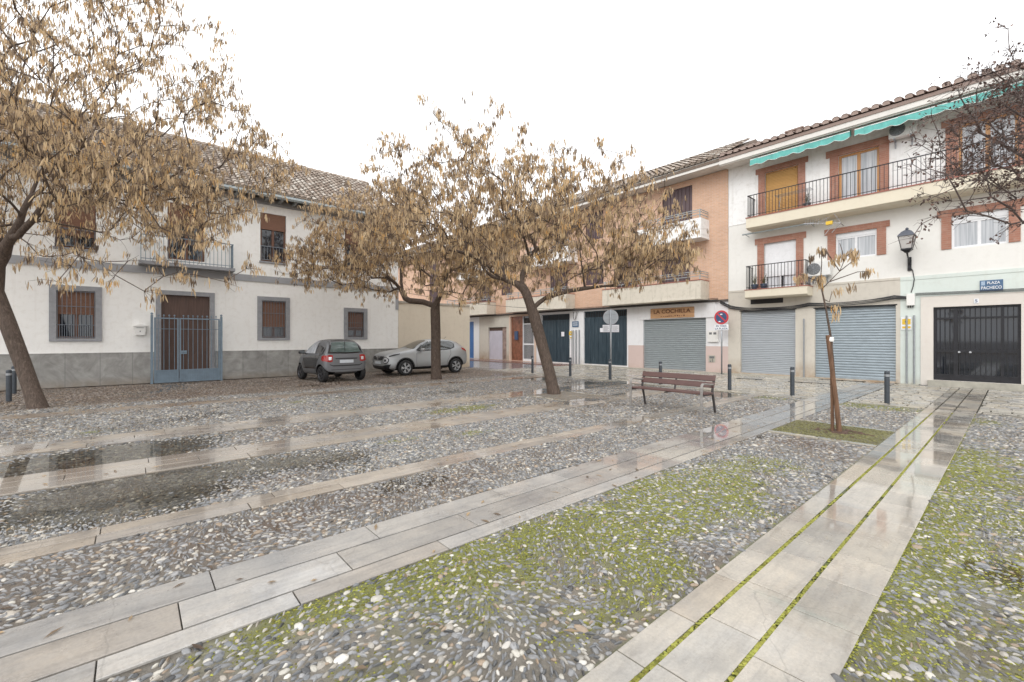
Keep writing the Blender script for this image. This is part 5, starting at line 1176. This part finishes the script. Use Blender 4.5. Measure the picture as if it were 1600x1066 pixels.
def patch(bv, top, bot, axis, side, nv=6, off=.006, nu=4):
    """a skin laid on the body between two outlines; axis 'y': points are (x,z) seen from the side"""
    T = []; B_ = []
    for L_, O_ in ((top,T),(bot,B_)):
        for i in range(len(L_)-1):
            for k in range(nu): t_ = k/nu; O_.append((L_[i][0]*(1-t_)+L_[i+1][0]*t_, L_[i][1]*(1-t_)+L_[i+1][1]*t_))
        O_.append(L_[-1])
    V = []
    for j in range(nv+1):
        for i in range(len(T)):
            a = T[i][0]*(1-j/nv)+B_[i][0]*j/nv; c = T[i][1]*(1-j/nv)+B_[i][1]*j/nv
            o_, d_ = (Vector((a,3*side,c)), Vector((0,-side,0))) if axis == 'y' else ((Vector((3*side,a,c)), Vector((-side,0,0))) if axis == 'x' else (Vector((a,c,3)),Vector((0,0,-1))))
            hit, nrm, _, _ = bv.ray_cast(o_, d_)
            if hit is None: hit = V[-1] if V else Vector((0,0,1)); nrm = Vector((0,0,0))
            elif nrm.dot(d_) > 0: nrm = -nrm
            V.append(hit + (nrm*off if nrm.length else Vector()))
    n = len(T); return V, [(j*n+i,j*n+i+1,(j+1)*n+i+1,(j+1)*n+i) for j in range(nv) for i in range(n-1)]
def pobj(name, bv, specs, mat, parent, off=.006):
    b = MB()
    for s in specs: v, f = patch(bv, *s, off=off); b.add(v, f)
    me = mesh_from(name, b.v, b.f); return put(name, me, mat, parent, smooth=True)
def wheel(parent, x, y, r, w, rim, spokes=5, steer=0):
    s = 1 if y > 0 else -1; b = MB(); b.lathe([(r*.64,-w/2+.01),(r*.70,-w/2),(r*.93,-w/2+.004),(r*.99,-w*.36),(r,-w*.2),(r,w*.2),(r*.99,w*.36),(r*.93,w/2-.004),(r*.70,w/2),(r*.64,w/2-.01)],40,(0,0,0),'y',caps=False)
    o = obj('wheel', b, MAT['rubber'], parent, smooth=True); o.location = (x,y,r); o.rotation_euler = (0,0,steer)
    b = MB(); ro = s*(w/2-.012)
    b.lathe([(r*.66,ro-s*.05),(r*.68,ro),(r*.64,ro+s*.004),(r*.60,ro-s*.012),(r*.58,ro-s*.05)],36,(0,0,0),'y',caps=False); b.lathe([(.001,ro+s*.006),(r*.15,ro+s*.004),(r*.18,ro-s*.02)],16,(0,0,0),'y',caps=False)
    for k in range(spokes):
        for da in (-.16,.16):
            a = 2*PI*k/spokes; a1 = a+da*.35; a2 = a+da*1.15; p1 = (r*.14*math.cos(a1),r*.14*math.sin(a1)); p2 = (r*.62*math.cos(a2),r*.62*math.sin(a2)); w1, w2 = .016,.020
            nx_, nz_ = -math.sin(a), math.cos(a); vs = []
            for yy in (ro-s*.025, ro+s*.002):
                vs += [(p1[0]-nx_*w1,yy,p1[1]-nz_*w1),(p1[0]+nx_*w1,yy,p1[1]+nz_*w1),(p2[0]+nx_*w2,yy,p2[1]+nz_*w2),(p2[0]-nx_*w2,yy,p2[1]-nz_*w2)]
            b.add(vs,[(0,1,2,3),(4,5,6,7),(0,1,5,4),(1,2,6,5),(2,3,7,6),(3,0,4,7)])
    rm = obj('rim', b, rim, o); b = MB(); b.lathe([(.001,ro-s*.06),(r*.60,ro-s*.055)],24,(0,0,0),'y',caps=False); obj('brake_disc', b, MAT['black'], o)
def mirror_(parent, x, y, z, m):
    s = 1 if y > 0 else -1; b = MB(); b.prism([(x-.07,z-.06),(x+.06,z-.055),(x+.10,z+.01),(x+.04,z+.08),(x-.06,z+.075)],'y',y,y+s*.19); b.tube([(x+.02,y-s*.09,z-.04),(x+.02,y+s*.03,z-.03)],.025,6)
    o = obj('door_mirror', b, m, parent, bevel=.018, smooth=True); g = MB(); g.box(x-.076,x-.071,y+s*.015,y+s*.17,z-.04,z+.055); obj('mirror_glass', g, MAT['carglass'], o)
# silver crossover
J = thing('parked_car','silver crossover car with big round headlamps parked along the beige wall','car',(9.98,17.74,0),R(180))
st = [(2.10,.34,.66,.80,.60,.58,.46),(2.02,.25,.76,.89,.74,.71,.58),(1.82,.22,.85,.965,.85,.80,.66),(1.5,.22,.93,1.03,.885,.85,.70),(1.2,.22,.97,1.07,.89,.86,.71),(.98,.22,.98,1.10,.87,.84,.68),(.80,.22,.985,1.14,.865,.83,.66),(.45,.22,.99,1.335,.86,.82,.61),(.08,.22,1.0,1.50,.86,.815,.575),(-.3,.22,1.01,1.56,.86,.815,.565),(-.8,.22,1.035,1.565,.865,.82,.555),(-1.2,.24,1.08,1.53,.895,.86,.53),(-1.5,.27,1.10,1.46,.885,.85,.505),(-1.78,.31,1.08,1.31,.84,.80,.49),(-1.97,.36,1.01,1.12,.76,.73,.49),(-2.04,.42,.9,.99,.62,.60,.40)]
wp = [(1.265,.80),(1.265,-.80),(-1.265,.80),(-1.265,-.80)]
body, bv = car_body(st, [MAT['silver'], MAT['black']], wp, .335, 'body', J)
for (x,y) in wp: wheel(J,x,y*1.0,.335,.215,MAT['alloy'],5)
for s in (1,-1):
    gl = pobj('side_window', bv, [([(.62,1.08),(.30,1.33),(.02,1.455),(-.30,1.475)],[(.60,1.06),(.28,1.055),(.0,1.06),(-.30,1.065)],'y',s),([(-.36,1.475),(-.8,1.47),(-1.12,1.41),(-1.24,1.34)],[(-.36,1.068),(-.7,1.085),(-1.0,1.12),(-1.20,1.20)],'y',s)], MAT['carglass'], J, .007)
    pobj('window_trim', bv, [([(.72,1.075),(.32,1.355),(.02,1.48),(-.8,1.50),(-1.16,1.43),(-1.30,1.335)],[(.66,1.03),(.3,1.03),(0,1.035),(-.7,1.055),(-1.02,1.09),(-1.24,1.17)],'y',s)], MAT['black'], body, .003)
    pobj('wheel_arch', bv, [([(1.265+.44*math.cos(a),.335+.44*math.sin(a)) for a in np.linspace(-.25,PI+.25,14)],[(1.265+.385*math.cos(a),.335+.385*math.sin(a)) for a in np.linspace(-.25,PI+.25,14)],'y',s),([(-1.265+.44*math.cos(a),.335+.44*math.sin(a)) for a in np.linspace(-.25,PI+.25,14)],[(-1.265+.385*math.cos(a),.335+.385*math.sin(a)) for a in np.linspace(-.25,PI+.25,14)],'y',s)], MAT['black'], J, .010)
    pobj('sill', bv, [([(.86,.36),(-.86,.37)],[(.86,.25),(-.86,.25)],'y',s)], MAT['black'], J, .008)
    for xx in (.72,-.33):
        pobj('door_seam', bv, [([(xx,1.03),(xx+.03,.6),(xx,.36)],[(xx-.012,1.03),(xx+.018,.6),(xx-.012,.36)],'y',s)], MAT['black'], body, .003)
    pobj('door_seam', bv, [([(-.98,1.10),(-1.0,.9),(-.80,.55),(-.80,.38)],[(-.992,1.10),(-1.012,.9),(-.812,.55),(-.812,.38)],'y',s)], MAT['black'], body, .003)
    b = MB(); b.box(-.22,-.06,s*.862,s*.892,.90,.93); obj('door_handle', b, MAT['silver'], J, bevel=.01)
    mirror_(J,.50,s*.86,1.08,MAT['silver'])
    pobj('tail_lamp', bv, [([(-1.62,1.16),(-1.80,1.12),(-1.93,1.06)],[(-1.66,1.06),(-1.84,1.0),(-1.94,.96)],'y',s)], MAT['redlamp'], J, .012)
    # round headlamp low in the bumper, sliver lamp on the wing
    hp = None; cy_, cz_ = s*.60, .655; ring = [(cy_+.125*math.cos(a),cz_+.115*math.sin(a)) for a in np.linspace(0,PI,9)]; low = [(cy_+.125*math.cos(a),cz_-.115*math.sin(a)) for a in np.linspace(0,PI,9)]
    v_, f_ = patch(bv, ring, low, 'x', 1, off=.012); b = MB(); b.add(v_, f_); hl = put('headlamp', mesh_from('headlamp', b.v, b.f), MAT['clearlamp'], J, smooth=True); v_, f_ = patch(bv, [(cy_+1.22*(p_-cy_),cz_+1.22*(q_-cz_)) for p_,q_ in ring], [(cy_+1.22*(p_-cy_),cz_+1.22*(q_-cz_)) for p_,q_ in low], 'x', 1, off=.008); b = MB(); b.add(v_, f_); put('lamp_ring', mesh_from('r', b.v, b.f), MAT['black'], hl, smooth=True); v_, f_ = patch(bv, [(cy_+.5*(p_-cy_),cz_+.5*(q_-cz_)) for p_,q_ in ring], [(cy_+.5*(p_-cy_),cz_+.5*(q_-cz_)) for p_,q_ in low], 'x', 1, off=.016); b = MB(); b.add(v_, f_); put('lens', mesh_from('r', b.v, b.f), MAT['carglass'], hl, smooth=True)
    pobj('running_lamp', bv, [([(1.93,.84),(1.75,.90),(1.50,.935)],[(1.95,.80),(1.75,.845),(1.52,.905)],'y',s)], MAT['black'], J, .014)
pobj('windscreen', bv, [([(-.53,1.44),(-.25,1.50),(.25,1.50),(.53,1.44)],[(-.66,1.12),(-.3,1.155),(.3,1.155),(.66,1.12)],'x',1)], MAT['carglass'], J, .006)
pobj('rear_window', bv, [([(-.42,1.42),(.42,1.42)],[(-.5,1.17),(.5,1.17)],'x',-1)], MAT['carglass'], J, .006)
gr = pobj('grille', bv, [([(-.52,.82),(0,.835),(.52,.82)],[(-.40,.67),(0,.66),(.40,.67)],'x',1)], MAT['black'], J, .008)
pobj('emblem', bv, [([(-.20,.82),(-.08,.70),(.08,.70),(.20,.82)],[(-.155,.82),(-.06,.675),(.06,.675),(.155,.82)],'x',1),([(.055*math.cos(a),.765+.05*math.sin(a)) for a in np.linspace(0,PI,9)],[(.055*math.cos(a),.765-.05*math.sin(a)) for a in np.linspace(0,PI,9)],'x',1)], MAT['chrome'], gr, .016)
pobj('lower_bumper', bv, [([(-.80,.50),(-.4,.42),(.4,.42),(.80,.50)],[(-.72,.27),(-.4,.27),(.4,.27),(.72,.27)],'x',1)], MAT['black'], J, .010)
b = MB(); b.box(2.10,2.125,-.26,.26,.50,.61); obj('number_plate', b, MAT['plate'], J)
b = MB(); b.tube([(-1.15,0,1.56),(-1.28,0,1.66)],.006,5); obj('roof_aerial', b, MAT['black'], J)
# small grey two-door car seen from behind
S_ = thing('parked_car','small matt grey two seater car with red tail lamps, parked nose to the wall','car',(5.756,17.24,0),R(95.5))
st = [(1.40,.34,.62,.72,.52,.50,.40),(1.33,.26,.72,.82,.68,.64,.52),(1.15,.22,.85,.95,.78,.73,.60),(.9,.22,.94,1.04,.825,.78,.64),(.68,.22,.975,1.12,.83,.79,.62),(.45,.22,.985,1.31,.825,.79,.585),(.15,.22,.99,1.48,.82,.79,.57),(-.2,.22,1.0,1.552,.82,.795,.575),(-.6,.22,1.01,1.555,.825,.80,.58),(-.92,.25,1.02,1.51,.835,.80,.57),(-1.10,.28,1.0,1.40,.825,.79,.585),(-1.20,.31,.95,1.16,.80,.78,.66),(-1.26,.33,.88,1.0,.76,.75,.66),(-1.30,.37,.80,.90,.68,.68,.58)]
wp = [(.935,.705),(.935,-.705),(-.935,.705),(-.935,-.705)]
body, bv = car_body(st, [MAT['mattgrey'], MAT['black']], wp, .30, 'body', S_)
for (x,y) in wp: wheel(S_,x,y,.30,.185,MAT['darkalloy'],5)
for s in (1,-1):
    pobj('side_panel', bv, [([(.52,1.30),(.30,1.44),(-.2,1.49),(-.8,1.50),(-1.06,1.40)],[(.72,.30),(.2,.27),(-.2,.27),(-.52,.30),(-.56,.42)],'y',s),([(-1.06,1.40),(-1.09,1.2),(-1.10,1.03)],[(-.56,.42),(-.55,.62),(-.60,.74)],'y',s)], MAT['glosblack'], S_, .004)
    w_ = pobj('side_window', bv, [([(.44,1.22),(.22,1.38),(-.2,1.455),(-.42,1.455)],[(.50,1.02),(.2,1.02),(-.2,1.025),(-.46,1.03)],'y',s)], MAT['litglass'] if s > 0 else MAT['carglass'], S_, .009)  # near window's pale colour stands in for light passing through and reflecting
    pobj('door_seam', bv, [([(-.50,1.40),(-.52,.9),(-.48,.35)],[(-.512,1.40),(-.532,.9),(-.492,.35)],'y',s)], MAT['black'], body, .007)
    mirror_(S_,.50,s*.80,1.06,MAT['glosblack'])
    v_, f_ = patch(bv, [(s*.50,.965),(s*.60,.985),(s*.745,.96)], [(s*.515,.745),(s*.60,.725),(s*.755,.76)], 'x', -1, off=.014); b = MB(); b.add(v_, f_); v_, f_ = patch(bv, [(-1.26,.95),(-1.16,.97),(-1.05,.93)], [(-1.27,.78),(-1.18,.76),(-1.07,.80)], 'y', s, off=.012); b.add(v_, f_)
    tl = put('tail_lamp', mesh_from('tail_lamp', b.v, b.f), MAT['redlamp'], S_, smooth=True); v_, f_ = patch(bv, [(s*.55,.91),(s*.65,.91)], [(s*.56,.80),(s*.65,.80)], 'x', -1, off=.020); b = MB(); b.add(v_, f_); put('reversing_lamp', mesh_from('l', b.v, b.f), MAT['clearlamp'], tl, smooth=True)
pobj('tailgate_surround', bv, [([(-.50,1.475),(0,1.495),(.50,1.475)],[(-.66,1.035),(0,1.02),(.66,1.035)],'x',-1)], MAT['glosblack'], S_, .004)
pobj('rear_window', bv, [([(-.44,1.43),(0,1.45),(.44,1.43)],[(-.58,1.085),(0,1.07),(.58,1.085)],'x',-1)], glass('rear_glass',(.12,.17,.16),.04), S_, .009)
pobj('bumper_gap', bv, [([(-.62,.66),(-.50,.615),(.50,.615),(.62,.66)],[(-.60,.625),(-.48,.575),(.48,.575),(.60,.625)],'x',-1),([(-.42,.865),(.42,.865)],[(-.40,.83),(.40,.83)],'x',-1)], MAT['black'], S_, .006)
pobj('bumper_line', bv, [([(-.56,.46),(.56,.46)],[(-.56,.445),(.56,.445)],'x',-1)], MAT['black'], S_, .005)
b = MB(); v_, f_ = patch(bv, [(-.26,.80),(.26,.80)], [(-.26,.69),(.26,.69)], 'x', -1, off=.016); b.add(v_, f_); put('number_plate', mesh_from('p', b.v, b.f), MAT['plate'], S_)
pobj('roof_panel', bv, [([(.0,.50),(-.5,.52),(-.88,.50)],[(.0,-.50),(-.5,-.52),(-.88,-.50)],'z',1)], simple('dark_roof_panel',(.085,.083,.08),.4,.1,4), S_, .004)
b = MB(); b.tube([(-1.13,0,1.47),(-1.20,.02,1.28),(-1.24,.03,1.12)],.010,5); obj('wiper', b, MAT['black'], S_)
# ================================================================ STREET FURNITURE
def Yat(px, X): t_ = (px-800)/FPX; d = X/(CT+t_*ST); return d*(ST-t_*CT)
def bollard():
    T_ = thing('bollard','','bollard',(0,0,0),group='dark steel bollards round the square')
    b = MB(); b.lathe([(.053,0),(.053,.60),(.051,.605),(.051,.635),(.053,.64),(.053,.755),(.046,.775),(.03,.785),(.001,.788)],20); obj('post', b, MAT['bollard'], T_, smooth=False)
    b = MB(); b.lathe([(.0545,.645),(.0545,.70)],20,caps=False); obj('band', b, MAT['metalgrey'], T_); return T_
B0 = bollard(); first = True
for px, lb in ((832,'bollard furthest back, just left of the leaning trunk'),(891,'bollard in front of the blue-signed white pillar, right of the leaning trunk'),(949,'bollard touching the foot of the grey round sign pole'),(1032,'bollard behind the backrest of the wooden bench'),(1140,'bollard in front of the no parking sign post, right of the bench'),(1238,'bollard in front of the stone pillar between the two blue grey shutters'),(1386,'bollard nearest the camera, right of the staked young tree')):
    o = B0 if first else dup(B0); first = False; o.location = (13.75, Yat(px,13.75)-(.12 if px == 949 else 0), 0); o['label'] = lb
for (x,y,lb) in ((-2.33,16.46,'nearer bollard left of the thick leaning trunk by the left edge'),(-2.55,18.7,'bollard almost hidden behind another, close to the marble plinth')):
    o = dup(B0); o.location = (x,y,0); o['label'] = lb
# bench
BN = thing('park_bench','bench with brown slats and cast grey metal legs in the middle of the cobbles','bench',(8.96,4.97,0))
for nm, (x0,z0,x1,z1) in (('backrest',(.175,.535,.215,.645)),('backrest',(.222,.672,.262,.785))):
    b = MB(); dx, dz = x1-x0, z1-z0; b.prism([(x0,z0),(x0+.035,z0-.012),(x1+.035,z1-.012),(x1,z1)],'y',-.86,.86); obj(nm, b, MAT['slat'], BN, bevel=.006)
for k in range(4):
    x = -.27+.105*k; b = MB(); b.box(x,x+.092,-.87,.87,.415+.004*(1-k),.45+.004*(1-k)); obj('seat_slat', b, MAT['slat'], BN, bevel=.006)
def flat(b, pts, w, th):
    """a flat bar bent along points in the x-z plane, w wide across y"""
    pts = [Vector((p[0],0,p[1])) for p in pts]; n = len(pts); L_ = []; R_ = []
    for i in range(n):
        t_ = (pts[min(i+1,n-1)]-pts[max(i-1,0)]).normalized(); nn = Vector((-t_.z,0,t_.x)); L_.append(pts[i]+nn*th/2); R_.append(pts[i]-nn*th/2)
    vs = []
    for yy in (-w/2,w/2): vs += [(p.x,yy,p.z) for p in L_] + [(p.x,yy,p.z) for p in R_]
    m_ = 2*n; fs = []
    for i in range(n-1): fs += [(i,i+1,m_+i+1,m_+i),(n+i,n+i+1,m_+n+i+1,m_+n+i),(i,i+1,n+i+1,n+i),(m_+i,m_+i+1,m_+n+i+1,m_+n+i)]
    fs += [(0,n,m_+n,m_),(n-1,2*n-1,m_+2*n-1,m_+n-1)]; b.add(vs, fs)
for y in (-.83,.83):
    b = MB(); flat(b,[(-.30,0),(-.295,.30),(-.29,.56),(-.275,.61),(-.235,.635),(-.10,.628),(.08,.605),(.20,.600)],.05,.032); f = obj('leg', b, MAT['castgrey'], BN, bevel=.006); f.location = (0,y,0)
    b = MB(); flat(b,[(.315,0),(.27,.18),(.215,.36),(.19,.42),(.195,.50),(.24,.60),(.29,.79)],.045,.034); f = obj('leg', b, MAT['darkleg'], BN, bevel=.006); f.location = (0,y,0)
    b = MB(); b.box(-.29,.19,y-.02,y+.02,.385,.415); obj('seat_frame', b, MAT['darkleg'], BN)
b = MB(); flat(b,[(-.25,.395),(.12,.39),(.17,.43),(.21,.56),(.27,.76)],.035,.022); obj('middle_bracket', b, MAT['darkleg'], BN)
# round traffic sign seen from behind, with two paper notices
RS = thing('traffic_sign','round traffic sign seen from its grey back, with paper notices tied below it','sign',(13.98,10.25,0),math.atan2(-.62,-.78))
b = MB(); b.tube([(0,0,-.05),(0,0,2.7)],.032,12); obj('pole', b, MAT['metalgrey'], RS, smooth=True)
b = MB(); b.lathe([(.285,-.058),(.29,-.052),(.29,-.042),(.27,-.040)],36,(0,0,2.40),'x'); d_ = obj('disc', b, simple('aluminium_back',(.40,.43,.46),.4,.08,6,metal=.4), RS); b = MB(); b.lathe([(.292,-.066),(.292,-.059)],36,(0,0,2.40),'x'); obj('red_face', b, MAT['signred'], d_)
b = MB(); b.box(-.042,-.03,-.2,.2,2.28,2.31); b.box(-.042,-.03,-.2,.2,2.48,2.51); obj('clamp_rail', b, MAT['metalgrey'], RS)
for y0 in (-.31,.035): 
    b = MB(); b.box(.036,.041,y0,y0+.275,1.82,2.10); b.v = [(x+.01*math.sin(z*20),y,z) for x,y,z in b.v]; p = obj('paper_notice', b, MAT['paper'], RS); t_ = MB()
    for k in range(7): t_.box(.0475,.0485,y0+.03,y0+.245-.05*(k%3==2),1.86+.03*k,1.866+.03*k)
    obj('print_lines', t_, MAT['acgrille'], p)
# no parking sign
NP = thing('traffic_sign','round red and blue no parking sign with a white plate reading EN TODA LA PLAZA','sign',(19.68,8.49,0))
b = MB(); b.tube([(0,0,-.05),(0,0,2.8)],.03,12); obj('pole', b, MAT['metalgrey'], NP, smooth=True)
b = MB(); b.lathe([(.305,-.050),(.31,-.044),(.31,-.034),(.29,-.032)],40,(0,0,2.51),'x'); ds = obj('disc', b, MAT['signred'], NP)
b = MB(); b.lathe([(.235,-.0535),(.235,-.050)],40,(0,0,2.51),'x'); obj('blue_field', b, MAT['signblue'], ds)
b = MB(); c_, s__ = math.cos(R(45)), math.sin(R(45)); 
def rb(u, w): return (u*c_-w*s__, 2.51+u*s__+w*c_)
b.prism([rb(-.26,-.028),rb(.26,-.028),rb(.26,.028),rb(-.26,.028)],'x',-.057,-.0535); obj('red_bar', b, MAT['signred'], ds)
b = MB(); b.prism([(-.06,2.62),(.04,2.62),(.05,2.66),(-.04,2.675)],'x',-.060,-.057); b.prism([(.02,2.30),(.12,2.31),(.10,2.35),(.03,2.345)],'x',-.060,-.057); obj('worn_patches', b, MAT['signwhite'], ds)
b = MB(); b.box(-.045,-.035,-.31,.31,1.945,2.195); pl_ = obj('plate', b, MAT['signwhite'], NP, bevel=.004)
text('lettering','EN TODA',.105,pl_,MAT['signblue'],(-.048,0,2.125),RT,UP,width=.46); text('lettering','LA PLAZA',.105,pl_,MAT['signblue'],(-.048,0,2.01),RT,UP,width=.54)
# blue gate in front of the house door
G = thing('iron_gate','blue grey double leaf iron gate with ball finials caging the brown house door','gate',(1.5,19.5,0),world=True)
def leaf(x0,x1,nb,name='gate_leaf'):
    b = MB(); y0,y1 = 19.48,19.52
    b.box(x0,x0+.045,y0,y1,.03,2.30); b.box(x1-.045,x1,y0,y1,.03,2.30)
    for z0,z1 in ((.03,.075),(.43,.47),(1.90,1.915),(2.26,2.30)): b.box(x0+.045,x1-.045,y0+.004,y1-.004,z0,z1)
    b.box(x0+.045,x1-.045,19.495,19.505,.075,.43); n = nb*2
    for k in range(n): x = x0+.045+(x1-x0-.09)*(k+.5)/n; b.box(x-.006,x+.006,19.485,19.495,.075,.43)
    for k in range(nb):
        x = x0+.045+(x1-x0-.09)*(k+.5)/nb; b.tube([(x,19.5,.47),(x,19.5,2.36)],.009,6); b.lathe([(.001,2.35),(.022,2.362),(.026,2.385),(.016,2.405),(.001,2.412)],8,(x,19.5,0),caps=False)
    return obj(name, b, MAT['gate'], G)
leaf(.56,1.24,4); l2 = leaf(1.26,2.46,8)
b = MB(); b.box(1.31,1.47,19.47,19.53,1.02,1.14); b.tube([(1.36,19.46,1.09),(1.46,19.46,1.09)],.012,6); obj('lock', b, MAT['gate'], l2)
for x in (.50,2.51):
    b = MB(); b.box(x-.035,x+.035,19.465,19.535,0,2.38); b.lathe([(.001,2.38),(.035,2.40),(.04,2.435),(.02,2.465),(.001,2.47)],10,(x,19.5,0),caps=False); obj('post', b, MAT['gate'], G)
    b = MB()
    for z in (1.30,.08,2.2): b.box(x-.015,x+.015,19.535,19.96,z,z+.03)
    for yy in (19.64,19.78): b.box(x-.008,x+.008,yy,yy+.014,.1,2.2)
    obj('side_rail', b, MAT['gate'], G)
# white paper tag nailed to the big leaning trunk
p = wpt(-6,527,9.6); b = MB(); b.box(p.x-.07,p.x+.07,p.y-.16,p.y-.15,p.z-.17,p.z+.17); o = obj('paper_notice', b, MAT['signwhite']); tag(o,'white paper tag on the thick leaning trunk at the left edge','notice')
# ================================================================ CAMERA AND LIGHT
cam = bpy.data.cameras.new('camera'); co = bpy.data.objects.new('camera', cam); COL.objects.link(co)
co.location = (0,0,CAMH); co.rotation_euler = (R(90),0,TH-R(90)); cam.sensor_width = 36; cam.lens = 36*FPX/1600; cam.shift_y = -3/1600
cam.clip_start = .05; cam.clip_end = 2000; SC.camera = co
w = bpy.data.worlds.new('World'); SC.world = w; w.use_nodes = True; nt = w.node_tree; bg = nt.nodes['Background']
sky = nt.nodes.new('ShaderNodeTexSky'); sky.sky_type = 'NISHITA'; sky.sun_disc = False; sky.sun_elevation = R(38); sky.sun_rotation = R(200); sky.air_density = 1; sky.dust_density = 3
hs = nt.nodes.new('ShaderNodeHueSaturation'); hs.inputs['Saturation'].default_value = .12; nt.links.new(sky.outputs[0], hs.inputs['Color'])
mx = nt.nodes.new('ShaderNodeMix'); mx.data_type = 'RGBA'; mx.inputs[0].default_value = .86; nt.links.new(hs.outputs[0], mx.inputs[6])
# the even white cloud cover
tc = nt.nodes.new('ShaderNodeTexCoord'); nz = nt.nodes.new('ShaderNodeTexNoise'); nz.inputs['Scale'].default_value = 1.6; nz.inputs['Detail'].default_value = 3
nt.links.new(tc.outputs['Generated'], nz.inputs['Vector']); rp = nt.nodes.new('ShaderNodeValToRGB')
rp.color_ramp.elements[0].position = .3; rp.color_ramp.elements[0].color = (.955,.965,.985,1); rp.color_ramp.elements[1].position = .7; rp.color_ramp.elements[1].color = (1,1,1,1)
nt.links.new(nz.outputs['Fac'], rp.inputs[0]); ml = nt.nodes.new('ShaderNodeVectorMath'); ml.operation = 'SCALE'; ml.inputs['Scale'].default_value = 10.5
nt.links.new(rp.outputs[0], ml.inputs[0]); nt.links.new(ml.outputs[0], mx.inputs[7]); nt.links.new(mx.outputs[2], bg.inputs['Color']); bg.inputs['Strength'].default_value = .15
sl = bpy.data.lights.new('sun','SUN'); sl.energy = .9; sl.angle = R(30); sl.color = (1,.97,.93); so = bpy.data.objects.new('sun', sl); COL.objects.link(so)
so.rotation_euler = (R(52),0,R(-20+-60))
SC.view_settings.view_transform = 'Standard'; SC.view_settings.look = 'None'; SC.view_settings.exposure = .29; SC.view_settings.gamma = 1
SC.cycles.max_bounces = 8; SC.cycles.transparent_max_bounces = 12; SC.cycles.use_denoising = True
for o in bpy.data.objects:
    if '_w' in o.keys(): del o['_w']
